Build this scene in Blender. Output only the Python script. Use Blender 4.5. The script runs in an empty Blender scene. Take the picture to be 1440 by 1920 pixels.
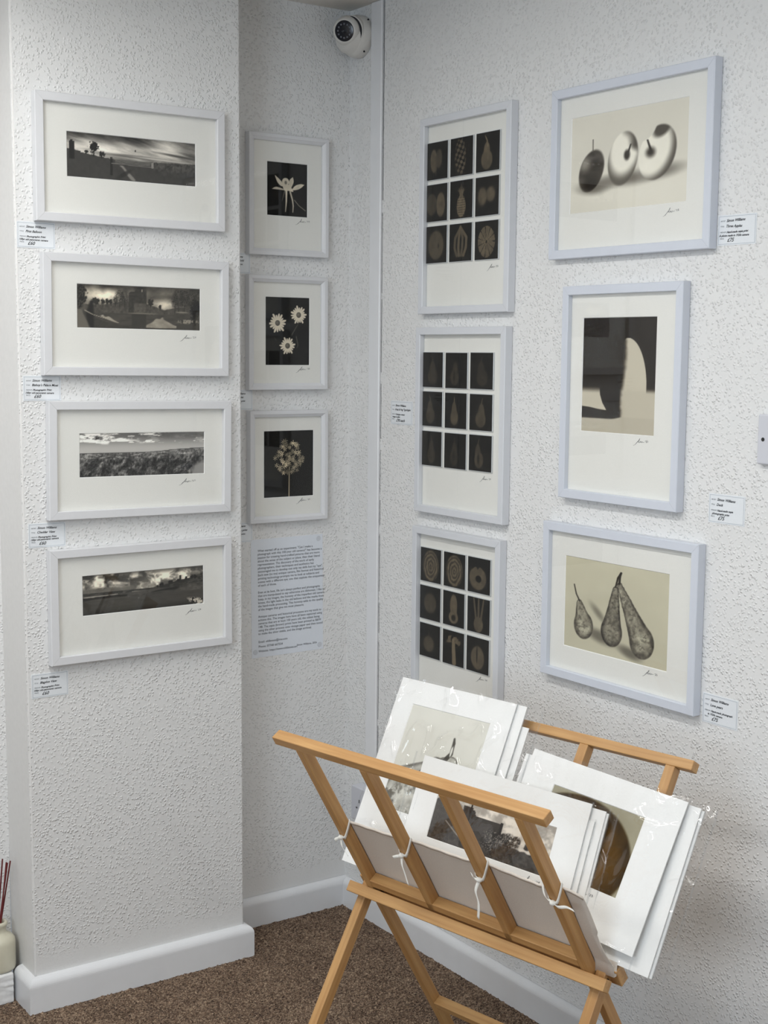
import bpy, bmesh, math, random
import numpy as np
from mathutils import Vector, Matrix
C = bpy.context.scene.collection
random.seed(7)
rng = np.random.default_rng(11)

# ------------------------------------------------------------ materials
def lin(c):
    return tuple((x / 12.92 if x <= .04045 else ((x + .055) / 1.055) ** 2.4) for x in c)
class NT:
    def __init__(s, name):
        s.m = bpy.data.materials.new(name); s.m.use_nodes = True
        s.t = s.m.node_tree; s.t.nodes.clear()
        s.out = s.n('ShaderNodeOutputMaterial')
    def n(s, kind, **kw):
        o = s.t.nodes.new(kind)
        for k, v in kw.items():
            if k.startswith('i_'):
                o.inputs[k[2:].replace('_', ' ')].default_value = v
            else:
                setattr(o, k, v)
        return o
    def l(s, a, b): s.t.links.new(a, b)
    def math(s, op, a, b=None, c=None, clamp=False):
        o = s.n('ShaderNodeMath', operation=op); o.use_clamp = clamp
        for i, x in enumerate((a, b, c)):
            if x is None: continue
            if isinstance(x, (int, float)): o.inputs[i].default_value = x
            else: s.l(x, o.inputs[i])
        return o.outputs[0]
    def ramp(s, fac, stops):
        o = s.n('ShaderNodeValToRGB'); e = o.color_ramp.elements
        while len(e) < len(stops): e.new(.5)
        for i, (p, c) in enumerate(stops):
            e[i].position = p; e[i].color = (c[0], c[1], c[2], 1)
        s.l(fac, o.inputs[0]); return o.outputs[0]
    def bsdf(s, col=None, rough=.5, **kw):
        b = s.n('ShaderNodeBsdfPrincipled'); b.inputs['Roughness'].default_value = rough
        if col is not None:
            if isinstance(col, tuple): b.inputs['Base Color'].default_value = (*col[:3], 1)
            else: s.l(col, b.inputs['Base Color'])
        for k, v in kw.items(): b.inputs[k.replace('_', ' ')].default_value = v
        s.l(b.outputs[0], s.out.inputs[0]); return b
    def bump(s, b, h, strength, dist):
        o = s.n('ShaderNodeBump'); o.inputs['Strength'].default_value = strength
        o.inputs['Distance'].default_value = dist
        s.l(h, o.inputs['Height']); s.l(o.outputs[0], b.inputs['Normal'])

def plain(name, col, rough=.5, noise=0, nscale=60, **kw):
    t = NT(name)
    if noise:
        tc = t.n('ShaderNodeTexCoord'); n = t.n('ShaderNodeTexNoise'); n.inputs['Scale'].default_value = nscale
        n.inputs['Detail'].default_value = 4
        t.l(tc.outputs['Object'], n.inputs['Vector'])
        b = t.bsdf(t.ramp(n.outputs['Fac'], [(.3, tuple(c * (1 - noise) for c in col)), (.7, tuple(min(1, c * (1 + noise)) for c in col))]), rough, **kw)
        t.bump(b, n.outputs['Fac'], .25, .0006)
    else:
        t.bsdf(col, rough, **kw)
    return t.m

def woodchip(name, axis, col, strength=1.0, dist=.00125):
    """painted woodchip wallpaper: short raised chips lying in all directions"""
    t = NT(name)
    g = t.n('ShaderNodeNewGeometry'); sp = t.n('ShaderNodeSeparateXYZ'); t.l(g.outputs['Position'], sp.inputs[0])
    A = sp.outputs['Y' if axis == 'x' else 'X']; B = sp.outputs['Z']
    big = t.n('ShaderNodeTexNoise'); big.inputs['Scale'].default_value = 9; t.l(g.outputs['Position'], big.inputs['Vector'])
    h = None
    for k, (th, L, W) in enumerate(((.35, .0098, .0064), (1.35, .0110, .0066), (2.5, .0094, .0060))):
        c, s_ = math.cos(th), math.sin(th)
        a = t.math('ADD', t.math('MULTIPLY', A, c / L), t.math('MULTIPLY', B, s_ / L))
        b = t.math('ADD', t.math('MULTIPLY', A, -s_ / W), t.math('MULTIPLY', B, c / W))
        cb = t.n('ShaderNodeCombineXYZ'); t.l(a, cb.inputs[0]); t.l(b, cb.inputs[1]); cb.inputs[2].default_value = k * 3.7
        v = t.n('ShaderNodeTexVoronoi', voronoi_dimensions='2D'); v.inputs['Scale'].default_value = 1
        t.l(cb.outputs[0], v.inputs['Vector'])
        d = t.n('ShaderNodeMapRange', interpolation_type='SMOOTHSTEP'); d.inputs['From Min'].default_value = .04
        d.inputs['From Max'].default_value = .40; d.inputs['To Min'].default_value = 1; d.inputs['To Max'].default_value = 0
        t.l(v.outputs['Distance'], d.inputs['Value'])
        sc = t.n('ShaderNodeSeparateColor'); t.l(v.outputs['Color'], sc.inputs[0])
        m = t.math('MULTIPLY', t.math('GREATER_THAN', sc.outputs[0], .62), t.math('ADD', .45, t.math('MULTIPLY', sc.outputs[1], .75)))
        x = t.math('MULTIPLY', d.outputs[0], m)
        h = x if h is None else t.math('MAXIMUM', h, x)
    fine = t.n('ShaderNodeTexNoise'); fine.inputs['Scale'].default_value = 210; fine.inputs['Detail'].default_value = 3
    t.l(g.outputs['Position'], fine.inputs['Vector'])
    amp = t.n('ShaderNodeMapRange'); amp.inputs['From Min'].default_value = .3; amp.inputs['From Max'].default_value = .7
    amp.inputs['To Min'].default_value = .65; amp.inputs['To Max'].default_value = 1.15
    t.l(big.outputs['Fac'], amp.inputs['Value'])
    h = t.math('MULTIPLY', h, amp.outputs[0])
    if axis == 'y':      # the paper was rubbed smooth in a band above the skirting
        bd = t.n('ShaderNodeMapRange', interpolation_type='SMOOTHSTEP'); bd.inputs['From Min'].default_value = .105; bd.inputs['From Max'].default_value = .130; bd.inputs['To Min'].default_value = .15
        t.l(B, bd.inputs['Value']); h = t.math('MULTIPLY', h, bd.outputs[0])
    h = t.math('ADD', h, t.math('MULTIPLY', fine.outputs['Fac'], .20))
    cc = t.ramp(big.outputs['Fac'], [(.3, tuple(x * .97 for x in col)), (.7, col)])
    b = t.bsdf(cc, .55)
    t.bump(b, h, strength, dist)
    return t.m

def wood(name, light, dark):
    t = NT(name)
    tc = t.n('ShaderNodeTexCoord'); mp = t.n('ShaderNodeMapping'); mp.inputs['Scale'].default_value = (5, 110, 110)
    oi = t.n('ShaderNodeObjectInfo')
    cb = t.n('ShaderNodeCombineXYZ'); t.l(t.math('MULTIPLY', oi.outputs['Random'], 7), cb.inputs[0]); t.l(cb.outputs[0], mp.inputs['Location'])
    t.l(tc.outputs['Object'], mp.inputs['Vector'])
    n = t.n('ShaderNodeTexNoise'); n.inputs['Scale'].default_value = 1.2; n.inputs['Detail'].default_value = 6; n.inputs['Distortion'].default_value = .6
    t.l(mp.outputs[0], n.inputs['Vector'])
    n2 = t.n('ShaderNodeTexNoise'); n2.inputs['Scale'].default_value = 9; t.l(tc.outputs['Object'], n2.inputs['Vector'])
    f = t.math('ADD', t.math('MULTIPLY', n.outputs['Fac'], .75), t.math('MULTIPLY', n2.outputs['Fac'], .25))
    f = t.math('ADD', f, t.math('MULTIPLY', t.math('SUBTRACT', oi.outputs['Random'], .5), .08))
    b = t.bsdf(t.ramp(f, [(.32, dark), (.5, tuple((a + c) / 2 for a, c in zip(light, dark))), (.66, light)]), .42)
    t.bump(b, n.outputs['Fac'], .12, .0006)
    return t.m

def picture_mat():
    t = NT('photographic_paper')
    a = t.n('ShaderNodeVertexColor'); a.layer_name = 'tone'
    t.bsdf(a.outputs[0], .45, Specular_IOR_Level=.12)
    return t.m

def clear(name, bumpy=0, tint=(1, 1, 1), rough=0.0, boost=1.0, ior=1.5):
    t = NT(name)
    fr = t.n('ShaderNodeFresnel'); gb = t.n('ShaderNodeNewGeometry')
    t.l(t.math('ADD', ior, t.math('MULTIPLY', gb.outputs['Backfacing'], 1 / ior - ior)), fr.inputs['IOR'])   # a thin sheet: same from both sides
    tr = t.n('ShaderNodeBsdfTransparent'); tr.inputs[0].default_value = (*tint, 1)
    gl = t.n('ShaderNodeBsdfGlossy'); gl.inputs['Roughness'].default_value = rough
    mx = t.n('ShaderNodeMixShader')
    t.l(t.math('MULTIPLY', fr.outputs[0], boost, clamp=True), mx.inputs[0])
    t.l(tr.outputs[0], mx.inputs[1]); t.l(gl.outputs[0], mx.inputs[2]); t.l(mx.outputs[0], t.out.inputs[0])
    if bumpy:
        tc = t.n('ShaderNodeTexCoord'); oi = t.n('ShaderNodeObjectInfo')
        ad = t.n('ShaderNodeVectorMath', operation='ADD'); cb = t.n('ShaderNodeCombineXYZ')
        t.l(oi.outputs['Random'], cb.inputs[1]); t.l(tc.outputs['Object'], ad.inputs[0]); t.l(cb.outputs[0], ad.inputs[1])
        n = t.n('ShaderNodeTexNoise'); n.inputs['Scale'].default_value = 16; n.inputs['Detail'].default_value = 3; n.inputs['Distortion'].default_value = 1.5
        t.l(ad.outputs[0], n.inputs['Vector'])
        bp = t.n('ShaderNodeBump'); bp.inputs['Strength'].default_value = 1; bp.inputs['Distance'].default_value = bumpy
        t.l(n.outputs['Fac'], bp.inputs['Height'])
        t.l(bp.outputs[0], gl.inputs['Normal']); t.l(bp.outputs[0], fr.inputs['Normal'])
    return t.m

def emitter(name, col, s):
    t = NT(name); e = t.n('ShaderNodeEmission'); e.inputs[0].default_value = (*col, 1); e.inputs[1].default_value = s
    t.l(e.outputs[0], t.out.inputs[0]); return t.m

def carpet_mat():
    t = NT('brown_carpet')
    tc = t.n('ShaderNodeTexCoord')
    n = t.n('ShaderNodeTexNoise'); n.inputs['Scale'].default_value = 260; n.inputs['Detail'].default_value = 3
    v = t.n('ShaderNodeTexVoronoi'); v.inputs['Scale'].default_value = 300
    big = t.n('ShaderNodeTexNoise'); big.inputs['Scale'].default_value = 14
    for x in (n, v, big): t.l(tc.outputs['Object'], x.inputs['Vector'])
    sc = t.n('ShaderNodeSeparateColor'); t.l(v.outputs['Color'], sc.inputs[0])
    f = t.math('ADD', t.math('MULTIPLY', n.outputs['Fac'], .6), t.math('MULTIPLY', sc.outputs[0], .4))
    f = t.math('ADD', f, t.math('MULTIPLY', t.math('SUBTRACT', big.outputs['Fac'], .5), .25))
    b = t.bsdf(t.ramp(f, [(.25, lin((.27, .20, .16))), (.5, lin((.54, .44, .36))), (.75, lin((.76, .66, .56)))]), .95)
    t.bump(b, t.math('ADD', n.outputs['Fac'], v.outputs['Distance']), 1, .006)
    return t.m

WALL = (.80, .80, .795)
M = dict(
    wall_x=woodchip('woodchip_paper_right', 'x', WALL), wall_y=woodchip('woodchip_paper_left', 'y', WALL),
    plaster=plain('painted_plaster', (.76, .75, .735), .6, .02, 90),
    far=plain('dimmed_far_paint', (.52, .50, .46), .6, .02, 40),  # unseen far walls darkened to hold down the bounced light
    ceiling=plain('painted_ceiling', (.72, .69, .64), .7, .02, 30),
    gloss=plain('white_gloss_paint', (.80, .81, .83), .3, .015, 25),
    carpet=carpet_mat(), crack=plain('dark_gap', (.05, .05, .06), .9, .3, 200),
    frame_w=plain('white_frame_paint', (.72, .725, .745), .38, .01, 40),
    frame_b=plain('blue_lit_white_frame_paint', (.66, .695, .77), .38, .01, 40),  # blue tint puts the cool light into the white frame colour
    frame_g=plain('pale_grey_white_frame_paint', (.69, .708, .745), .38, .01, 40),
    matb=plain('ivory_mount_board', (.83, .825, .78), .85, .012, 500),
    matw=plain('white_mount_board', (.86, .86, .845), .8, .01, 400),
    core=plain('mount_board_core', (.93, .93, .91), .8, .01, 400),
    photo=picture_mat(), glass=clear('picture_glass', ior=1.5),
    sleeve=clear('cellophane_sleeve', .0012, ior=1.5, boost=1.25, rough=.05),
    sleeve_edge=clear('cellophane_fold', .004, ior=1.6, boost=3.0, rough=.08, tint=(.93, .94, .95)),
    plate=plain('glass_plate_edge', (.60, .62, .63), .15),
    ink=plain('black_ink', (.03, .03, .035), .6), pencil=plain('pencil_line', (.12, .12, .13), .7),
    print_ink=plain('grey_print_ink', (.10, .11, .13), .6), border=plain('blue_grey_border_ink', (.30, .36, .42), .6),
    card=plain('white_card', (.80, .83, .86), .6, .01, 300), paper=plain('white_paper', (.76, .80, .86), .6, .01, 200),
    tack=plain('clear_adhesive_dot', (.62, .65, .70), .35),
    wood=wood('oiled_beech', lin((.78, .61, .40)), lin((.69, .51, .31))),
    canvas=plain('unbleached_canvas', (.72, .65, .575), .9, .05, 700),
    ribbon=plain('white_cotton_tape', (.86, .84, .78), .8, .03, 600),
    plastic=plain('white_plastic', (.72, .70, .66), .3), lens=plain('dark_lens_glass', (.012, .013, .02), .18),
    led=plain('infrared_led', (.16, .17, .20), .2), steel=plain('screw_steel', (.05, .05, .05), .4, Metallic=.8),
    switch=plain('switch_plastic', (.62, .63, .68), .35), hole=plain('pin_hole', (.01, .01, .015), .6),
    stone=plain('glazed_stoneware', (.62, .59, .47), .3, .04, 30), reed=plain('dark_red_reed', (.13, .012, .012), .6),
    brick=plain('rough_white_paint', (.80, .80, .80), .6, .05, 120),
    tube=emitter('fluorescent_tube', (1.0, .992, .965), 20.0), fitting=plain('light_fitting_enamel', (.8, .8, .8), .3),
)

# ------------------------------------------------------------ builders
def link(name, me, mat, parent=None, mw=None):
    o = bpy.data.objects.new(name, me); C.objects.link(o)
    if mat is not None and not me.materials: me.materials.append(mat)
    if mw is not None: o.matrix_world = mw
    if parent is not None: o.parent = parent
    return o
def tagit(o, label=None, cat=None, group=None, kind=None):
    if label: o['label'] = label
    if cat: o['category'] = cat
    if group: o['group'] = group
    if kind: o['kind'] = kind
    return o
def empty(name, loc=(0, 0, 0), mat=None):
    o = bpy.data.objects.new(name, None); C.objects.link(o); o.empty_display_size = .05
    if mat is not None: o.matrix_world = mat
    else: o.location = loc
    return o
def mesh(name, vs, fs, smooth=False):
    me = bpy.data.meshes.new(name); me.from_pydata([tuple(map(float, v)) for v in vs], [], fs); me.update()
    if smooth: me.polygons.foreach_set('use_smooth', [True] * len(me.polygons))
    return me
def bm_mesh(name, bm, smooth=False, angle=None):
    bmesh.ops.recalc_face_normals(bm, faces=bm.faces)
    me = bpy.data.meshes.new(name); bm.to_mesh(me); bm.free()
    if smooth: me.polygons.foreach_set('use_smooth', [True] * len(me.polygons))
    return me
def add_box(bm, lo, hi, bevel=0, seg=2):
    r = bmesh.ops.create_cube(bm, size=1)
    vs = r['verts']
    for v in vs:
        v.co = Vector([(lo[i] + hi[i]) / 2 + v.co[i] * (hi[i] - lo[i]) for i in range(3)])
    if bevel:
        es = list({e for v in vs for e in v.link_edges})
        bmesh.ops.bevel(bm, geom=es, offset=bevel, segments=seg, profile=.5, affect='EDGES')
def box(name, lo, hi, mat, parent=None, bevel=0, seg=2):
    bm = bmesh.new(); add_box(bm, lo, hi, bevel, seg); return link(name, bm_mesh(name, bm), mat, parent)
def add_cyl(bm, c, axis, r0, r1, h, seg=40):
    """frustum from c along axis"""
    q = Vector((0, 0, 1)).rotation_difference(Vector(axis).normalized()).to_matrix().to_4x4()
    bmesh.ops.create_cone(bm, cap_ends=True, segments=seg, radius1=r0, radius2=r1, depth=h,
                          matrix=Matrix.Translation(Vector(c) + Vector(axis).normalized() * h / 2) @ q)
def lathe(name, prof, mat, parent=None, M4=None, seg=56):
    vs = []; fs = []
    n = len(prof)
    for i in range(seg):
        a = 2 * math.pi * i / seg
        for r, z in prof: vs.append((r * math.cos(a), r * math.sin(a), z))
    for i in range(seg):
        j = (i + 1) % seg
        for k in range(n - 1): fs.append((i * n + k, j * n + k, j * n + k + 1, i * n + k + 1))
    me = mesh(name, vs, fs, True)
    if M4 is not None: me.transform(M4)
    bm = bmesh.new(); bm.from_mesh(me); bmesh.ops.remove_doubles(bm, verts=bm.verts, dist=1e-6)
    bmesh.ops.recalc_face_normals(bm, faces=bm.faces); bm.to_mesh(me); bm.free()
    return link(name, me, mat, parent)

# text as flat mesh; local X right, Z up, facing -Y
_tc = {}
def text_mesh(name, lines, mat, parent, font_shear=0, bold=0, y=-.0006):
    """lines: (text, x, z, size, rot, [align])"""
    bm = bmesh.new()
    for ln in lines:
        txt, x, z, size, rot = ln[:5]; al = ln[5] if len(ln) > 5 else 'LEFT'; xs = ln[6] if len(ln) > 6 else 1
        cu = bpy.data.curves.new('t', 'FONT'); cu.body = txt; cu.size = size; cu.align_x = al
        cu.shear = font_shear; cu.offset = bold; cu.resolution_u = 2
        ob = bpy.data.objects.new('t', cu); C.objects.link(ob)
        dg = bpy.context.evaluated_depsgraph_get(); me = bpy.data.meshes.new_from_object(ob.evaluated_get(dg))
        bpy.data.objects.remove(ob); bpy.data.curves.remove(cu)
        T = Matrix.Translation((x, y, z)) @ Matrix.Rotation(-rot, 4, 'Y') @ Matrix.Rotation(math.pi / 2, 4, 'X') @ Matrix.Diagonal((xs, 1, 1, 1))
        me.transform(T); bm.from_mesh(me); bpy.data.meshes.remove(me)
    me = bpy.data.meshes.new(name); bm.to_mesh(me); bm.free()
    return link(name, me, mat, parent)

def strokes(name, paths, w, mat, parent, y=-.0006):
    """flat pen strokes in the local XZ plane"""
    vs = []; fs = []
    for p in paths:
        p = [Vector((a, 0, b)) for a, b in p]; b0 = len(vs)
        for i, q in enumerate(p):
            t = (p[min(i + 1, len(p) - 1)] - p[max(i - 1, 0)]).normalized(); nrm = Vector((-t.z, 0, t.x))
            ww = w * (.55 + .45 * math.sin(math.pi * (i + .5) / len(p)))
            vs += [q + nrm * ww / 2 + Vector((0, y, 0)), q - nrm * ww / 2 + Vector((0, y, 0))]
        for i in range(len(p) - 1): fs.append((b0 + 2 * i, b0 + 2 * i + 1, b0 + 2 * i + 3, b0 + 2 * i + 2))
    return link(name, mesh(name, vs, fs), mat, parent)
def smooth_path(pts, n=6):
    out = []
    for i in range(len(pts) - 1):
        p0 = pts[max(i - 1, 0)]; p1 = pts[i]; p2 = pts[i + 1]; p3 = pts[min(i + 2, len(pts) - 1)]
        for k in range(n):
            t = k / n
            out.append(tuple(.5 * (2 * b + (c - a) * t + (2 * a - 5 * b + 4 * c - d) * t * t + (3 * b - a - 3 * c + d) * t ** 3) for a, b, c, d in zip(p0, p1, p2, p3)))
    out.append(tuple(pts[-1])); return out
def signature(parent, x, z, s=1.0, y=-.0006, yr="23", jit=0):
    r = random.Random(int(x * 1000) + jit)
    J = lambda p: [(x + s * (a + r.uniform(-.0006, .0006)), z + s * (b + r.uniform(-.0006, .0006))) for a, b in p]
    P = [smooth_path(J([(-.004, -.006), (.001, -.004), (.010, .004), (.014, .009), (.0125, .005), (.0095, .001), (.0135, .001), (.0145, .003), (.0155, .0005), (.0175, .003), (.0185, .0006), (.021, .003), (.0225, .001), (.0265, .0025)])),
         smooth_path(J([(.0005, -.0045), (.006, .0005), (.011, .0035)])),
         J([(.0295, .0055), (.029, .004)]),
         smooth_path(J([(.031, .0045), (.0325, .005), (.032, .003), (.0308, .0018), (.0332, .002)]), 3),
         smooth_path(J([(.0345, .005), (.0362, .0048), (.035, .0035), (.0365, .0028), (.0345, .0018)]), 3)]
    return strokes('signature', P, .00075 * s, M['pencil'], parent, y)

# ------------------------------------------------------------ painters (return display-referred tones 0..1)
def grid(nx, ny):
    x = np.linspace(0, 1, nx); y = np.linspace(0, 1, ny)
    return np.meshgrid(x, y)
def vnoise(x, y, seed):
    r = np.random.default_rng(seed); T = r.random((256, 256))
    xi = np.floor(x).astype(int); yi = np.floor(y).astype(int); fx = x - xi; fy = y - yi
    fx = fx * fx * (3 - 2 * fx); fy = fy * fy * (3 - 2 * fy)
    g = lambda a, b: T[a % 256, b % 256]
    return (g(xi, yi) * (1 - fx) + g(xi + 1, yi) * fx) * (1 - fy) + (g(xi, yi + 1) * (1 - fx) + g(xi + 1, yi + 1) * fx) * fy
def fbm(x, y, seed, o=5, gain=.55):
    s = 0; a = 1; n = 0
    for k in range(o):
        s = s + a * vnoise(x * 2 ** k + 13.7 * k, y * 2 ** k + 7.1 * k, seed + k); n += a; a *= gain
    return s / n
def ss(a, b, x):
    t = np.clip((x - a) / (b - a), 0, 1); return t * t * (3 - 2 * t)
def mixv(a, b, m): return a * (1 - m) + b * m
def ell(X, Y, cx, cy, rx, ry, ang=0):
    c, s = math.cos(ang), math.sin(ang); dx = X - cx; dy = Y - cy
    u = (dx * c + dy * s) / rx; v = (-dx * s + dy * c) / ry
    return np.sqrt(u * u + v * v)
def inside(d, soft=.08): return 1 - ss(1 - soft, 1 + soft, d)
def segd(X, Y, x0, y0, x1, y1):
    dx, dy = x1 - x0, y1 - y0; t = np.clip(((X - x0) * dx + (Y - y0) * dy) / (dx * dx + dy * dy), 0, 1)
    return np.hypot(X - x0 - t * dx, Y - y0 - t * dy), t
def line(T, X, Y, pts, w0, w1, val, soft=.006):
    n = len(pts) - 1
    for i in range(n):
        d, t = segd(X, Y, *pts[i], *pts[i + 1]); w = w0 + (w1 - w0) * (i + t) / n
        T = mixv(T, val, 1 - ss(w - soft / 2, w + soft / 2, d))
    return T
def tone(T, warm=0.0, tint=None):
    T = np.clip(T, 0, 1)
    if tint is not None:
        return np.stack([np.clip(T * tint[0] + (1 - T) * tint[3], 0, 1), np.clip(T * tint[1] + (1 - T) * tint[4], 0, 1), np.clip(T * tint[2] + (1 - T) * tint[5], 0, 1)], -1)
    return np.stack([T * (1 + warm * .5), T, T * (1 - warm)], -1).clip(0, 1)
def poly(T, X, Y, pts, val, soft=.006, n=5, sm=True):
    P = smooth_path(list(pts) + [pts[0]], n) if sm else list(pts) + [pts[0]]
    ins = np.zeros(X.shape, bool); dist = np.full(X.shape, 9.)
    for (x0, y0), (x1, y1) in zip(P[:-1], P[1:]):
        if abs(x1 - x0) + abs(y1 - y0) < 1e-9: continue
        d, _ = segd(X, Y, x0, y0, x1, y1); dist = np.minimum(dist, d)
        if y1 != y0: ins ^= ((y0 > Y) != (y1 > Y)) & (X < (x1 - x0) * (Y - y0) / (y1 - y0) + x0)
    return mixv(T, val, ss(-soft, soft, np.where(ins, dist, -dist)))
def tree(T, X, Y, A, cx, y0, y1, r, v=.10, seed=1, bare=False, trunk=.004):
    xa = X * A; T = line(T, xa, Y, [(cx * A, y0), (cx * A, (y0 + y1) / 2)], trunk * A, trunk * .5 * A, v, .01)
    n = fbm(xa * 22 + seed, Y * 22, seed, 4, .75); cy = y0 + (y1 - y0) * .62; d = ell(X, Y, cx, cy, r, (y1 - y0) * .42)
    if bare: m = (1 - ss(.03, .09, np.abs(n - .5))) * inside(d, .3); m = np.maximum(m, .45 * inside(d, .4))
    else: m = 1 - ss(.80, 1.0, d + (n - .5) * 1.5)
    return mixv(T, v + .06 * (n - .5), m)
def pano_bridge(X, Y, A):
    xa = X * A
    st = fbm(xa * 1.5 + 1.2 * Y, Y * 7 + xa * 1.1, 5, 6); w2 = fbm(xa * 2.2 + .5 * Y, Y * 11 + xa * 2.0, 19, 5)
    T = .34 + .55 * (st - .42) + .30 * (w2 - .45); T += .26 * inside(ell(X, Y, .16, .66, .20, .22), .9) + .22 * inside(ell(X, Y, .52, .66, .28, .14, -.15), .9)
    T += .18 * inside(ell(X, Y, .74, .80, .10, .20), .8) - .16 * ss(.75, 1, Y) * (1 - ss(.6, .8, X)) 
    T = mixv(T, .25, inside(ell(X, Y, .52, .565, .20, .028, -.06), .8)); T = mixv(T, .24, inside(ell(X, Y, .88, .66, .18, .025, -.28), .8)); T = mixv(T, .66, inside(ell(X, Y, .70, .55, .22, .016, -.10), .8))
    hill = np.where(X < .34, .60 - .40 * X + .035 * (fbm(xa * 16, Y * 0, 3, 4) - .4) + .03 * (X < .1), .475 + .035 * ss(.6, 1, X) + .03 * (fbm(xa * 26, Y * 0, 4, 4) - .5) * ss(.6, .7, X))
    land = .165 + .05 * fbm(xa * 14, Y * 14, 21, 5) + ss(.62, .72, X) * .30 * (fbm(xa * 24, Y * 20, 22, 4) - .42) * ss(.15, .4, Y)
    land = mixv(land, .30 + .18 * (fbm(xa * 8, Y * 40, 23, 3) - .5), ss(.355, .37, X) * ss(.37, .40, Y) * (1 - ss(.62, .66, X)))
    T = mixv(T, land, 1 - ss(hill - .008, hill + .008, Y))
    T = tree(T, X, Y, A, .200, .50, .83, .040, .09, 31, trunk=.005); T = tree(T, X, Y, A, .262, .47, .63, .028, .10, 32); T = tree(T, X, Y, A, .145, .54, .62, .016, .11, 33)
    T = mixv(T, .11, ((np.abs(X - .036) < .021) & (Y < .80) & (Y > .4)).astype(float)); T = mixv(T, .10, ((np.abs(X - .034) < .010) & (Y < .835) & (Y > .4)).astype(float))
    T = mixv(T, .11, ((np.abs(X - .333) < .008) & (Y < .52) & (Y > .1)).astype(float))
    for q in (.648, .658): T = mixv(T, .58, ((np.abs(X - q) < .0022) & (Y < .475) & (Y > .34)).astype(float))
    T = line(T, xa, Y, [(.335 * A, .375), (.5 * A, .365), (.652 * A, .36)], .006, .006, .40, .012)
    d = (X - .335) / .32; cab = .50 - .50 * (d - d * d) - .03 * d; T = mixv(T, .33, (1 - ss(.004, .014, np.abs(Y - cab))) * ((d > 0) & (d < 1)))
    T = poly(T, X, Y, [(.395, .34), (.425, .33), (.455, .23), (.50, .10), (.52, .02), (.49, .02), (.455, .13), (.425, .26)], .42, .008); T = mixv(T, .12, inside(ell(X, Y, .43, .14, .025, .12, -.4), .5) * .8)
    T = mixv(T, .04, inside(ell(X, Y, .52, .70, .005, .024), .2))
    return tone(.04 + T * 1.16, .05)
def pano_castle(X, Y, A):
    xa = X * A; cl = fbm(xa * 2.6, Y * 4, 15, 6)
    T = .26 + .45 * (cl - .35) + .42 * inside(ell(X, Y, .17, .78, .16, .13, -.1), .9) * (.5 + cl) + .40 * inside(ell(X, Y, .70, .60, .12, .10, .2), .9) * (.5 + cl) - .12 * ss(.8, 1, Y)
    hz = .54 + .10 * ss(.16, .42, X) * (X < .5) + np.where(X > .5, .12 * (1 - ss(.56, .70, X)) + .06 * ss(.70, .82, X) - .07, 0) + .03 * (fbm(xa * 14, Y * 0, 8, 4) - .5)
    T = mixv(T, .19 + .16 * (fbm(xa * 18, Y * 18, 61, 5) - .3), 1 - ss(hz - .01, hz + .01, Y))
    for k, (cx, y0, y1, r, b) in enumerate(((.145, .5, .70, .035, 0), (.20, .5, .68, .018, 0), (.235, .52, .69, .016, 0), (.265, .52, .68, .016, 0), (.30, .52, .74, .02, 1), (.335, .5, .90, .035, 1), (.375, .5, .90, .035, 1), (.585, .50, .72, .025, 0), (.665, .46, .58, .012, 0), (.82, .40, .97, .045, 1), (.87, .40, .97, .04, 1), (.93, .42, .95, .045, 1), (.985, .42, .97, .04, 1), (.79, .4, .86, .03, 1))):
        T = tree(T, X, Y, A, cx, y0, y1, r, .12, 70 + k, bool(b), .003)
    T = poly(T, X, Y, [(.405, .38), (.41, .84), (.425, .87), (.455, .87), (.46, .91), (.50, .935), (.54, .92), (.553, .90), (.553, .38)], .145 + .10 * (fbm(xa * 26, Y * 26, 44, 4) - .4), .004, sm=False)
    T = poly(T, X, Y, [(.448, .37), (.452, .60), (.548, .60), (.552, .37)], .25 + .16 * (fbm(xa * 26, Y * 26, 45, 4) - .5), .006, sm=False); T = mixv(T, .42, ((np.abs(X - .517) < .006) & (Y > .87) & (Y < .93)).astype(float))
    wat = .19 + .10 * (fbm(xa * 7, Y * 26, 17, 4) - .4); wat = poly(wat, X, Y, [(.55, .03), (.55, .09), (.60, .17), (.63, .25), (.665, .25), (.685, .29), (.70, .23), (.74, .17), (.78, .11), (.83, .07), (.83, .05), (.70, .03)], .46 + .25 * (fbm(xa * 5, Y * 9, 12, 4) - .5), .008)
    wat = poly(wat, X, Y, [(.18, .28), (.20, .31), (.22, .26), (.25, .27), (.29, .19), (.33, .13), (.30, .14), (.24, .20)], .50, .008); wat = mixv(wat, .14, ((X > .43) & (X < .55)).astype(float) * .7)
    wl = .355 + .03 * np.sin(X * 9) * (X > .55); T = mixv(T, wat, 1 - ss(wl - .008, wl + .008, Y)); T = mixv(T, .33, inside(ell(X, Y, .53, .365, .13, .014), .4)); T = mixv(T, .42, inside(ell(X, Y, .85, .42, .05, .016), .4))
    T = mixv(T, .40 * (fbm(xa * 30, Y * 14, 90, 3) > .5) + .15, inside(ell(X, Y, .90, .20, .09, .05), .4) * .7)
    T = poly(T, X, Y, [(.06, .42), (.10, .34), (.16, .22), (.25, .13), (.38, .07), (.60, .03), (1.02, .02), (1.02, -.05), (-.02, -.05)], .17 + .08 * (fbm(xa * 12, Y * 30, 91, 4) - .5), .006)
    T = mixv(T, .19, ((X > .8) & (Y < .16 - .3 * (1 - X))).astype(float)); T = poly(T, X, Y, [(-.02, .42), (.03, .42), (.05, .30), (.08, .14), (.12, -.02), (-.02, -.02)], .31, .008); T = poly(T, X, Y, [(.10, .62), (.125, .60), (.13, .1), (.12, -.02), (.09, .05), (.07, .3), (.08, .44)], .08, .012)
    T = line(T, X, Y, [(.06, .40), (.12, .31), (.25, .20)], .006, .004, .5, .006)
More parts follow.
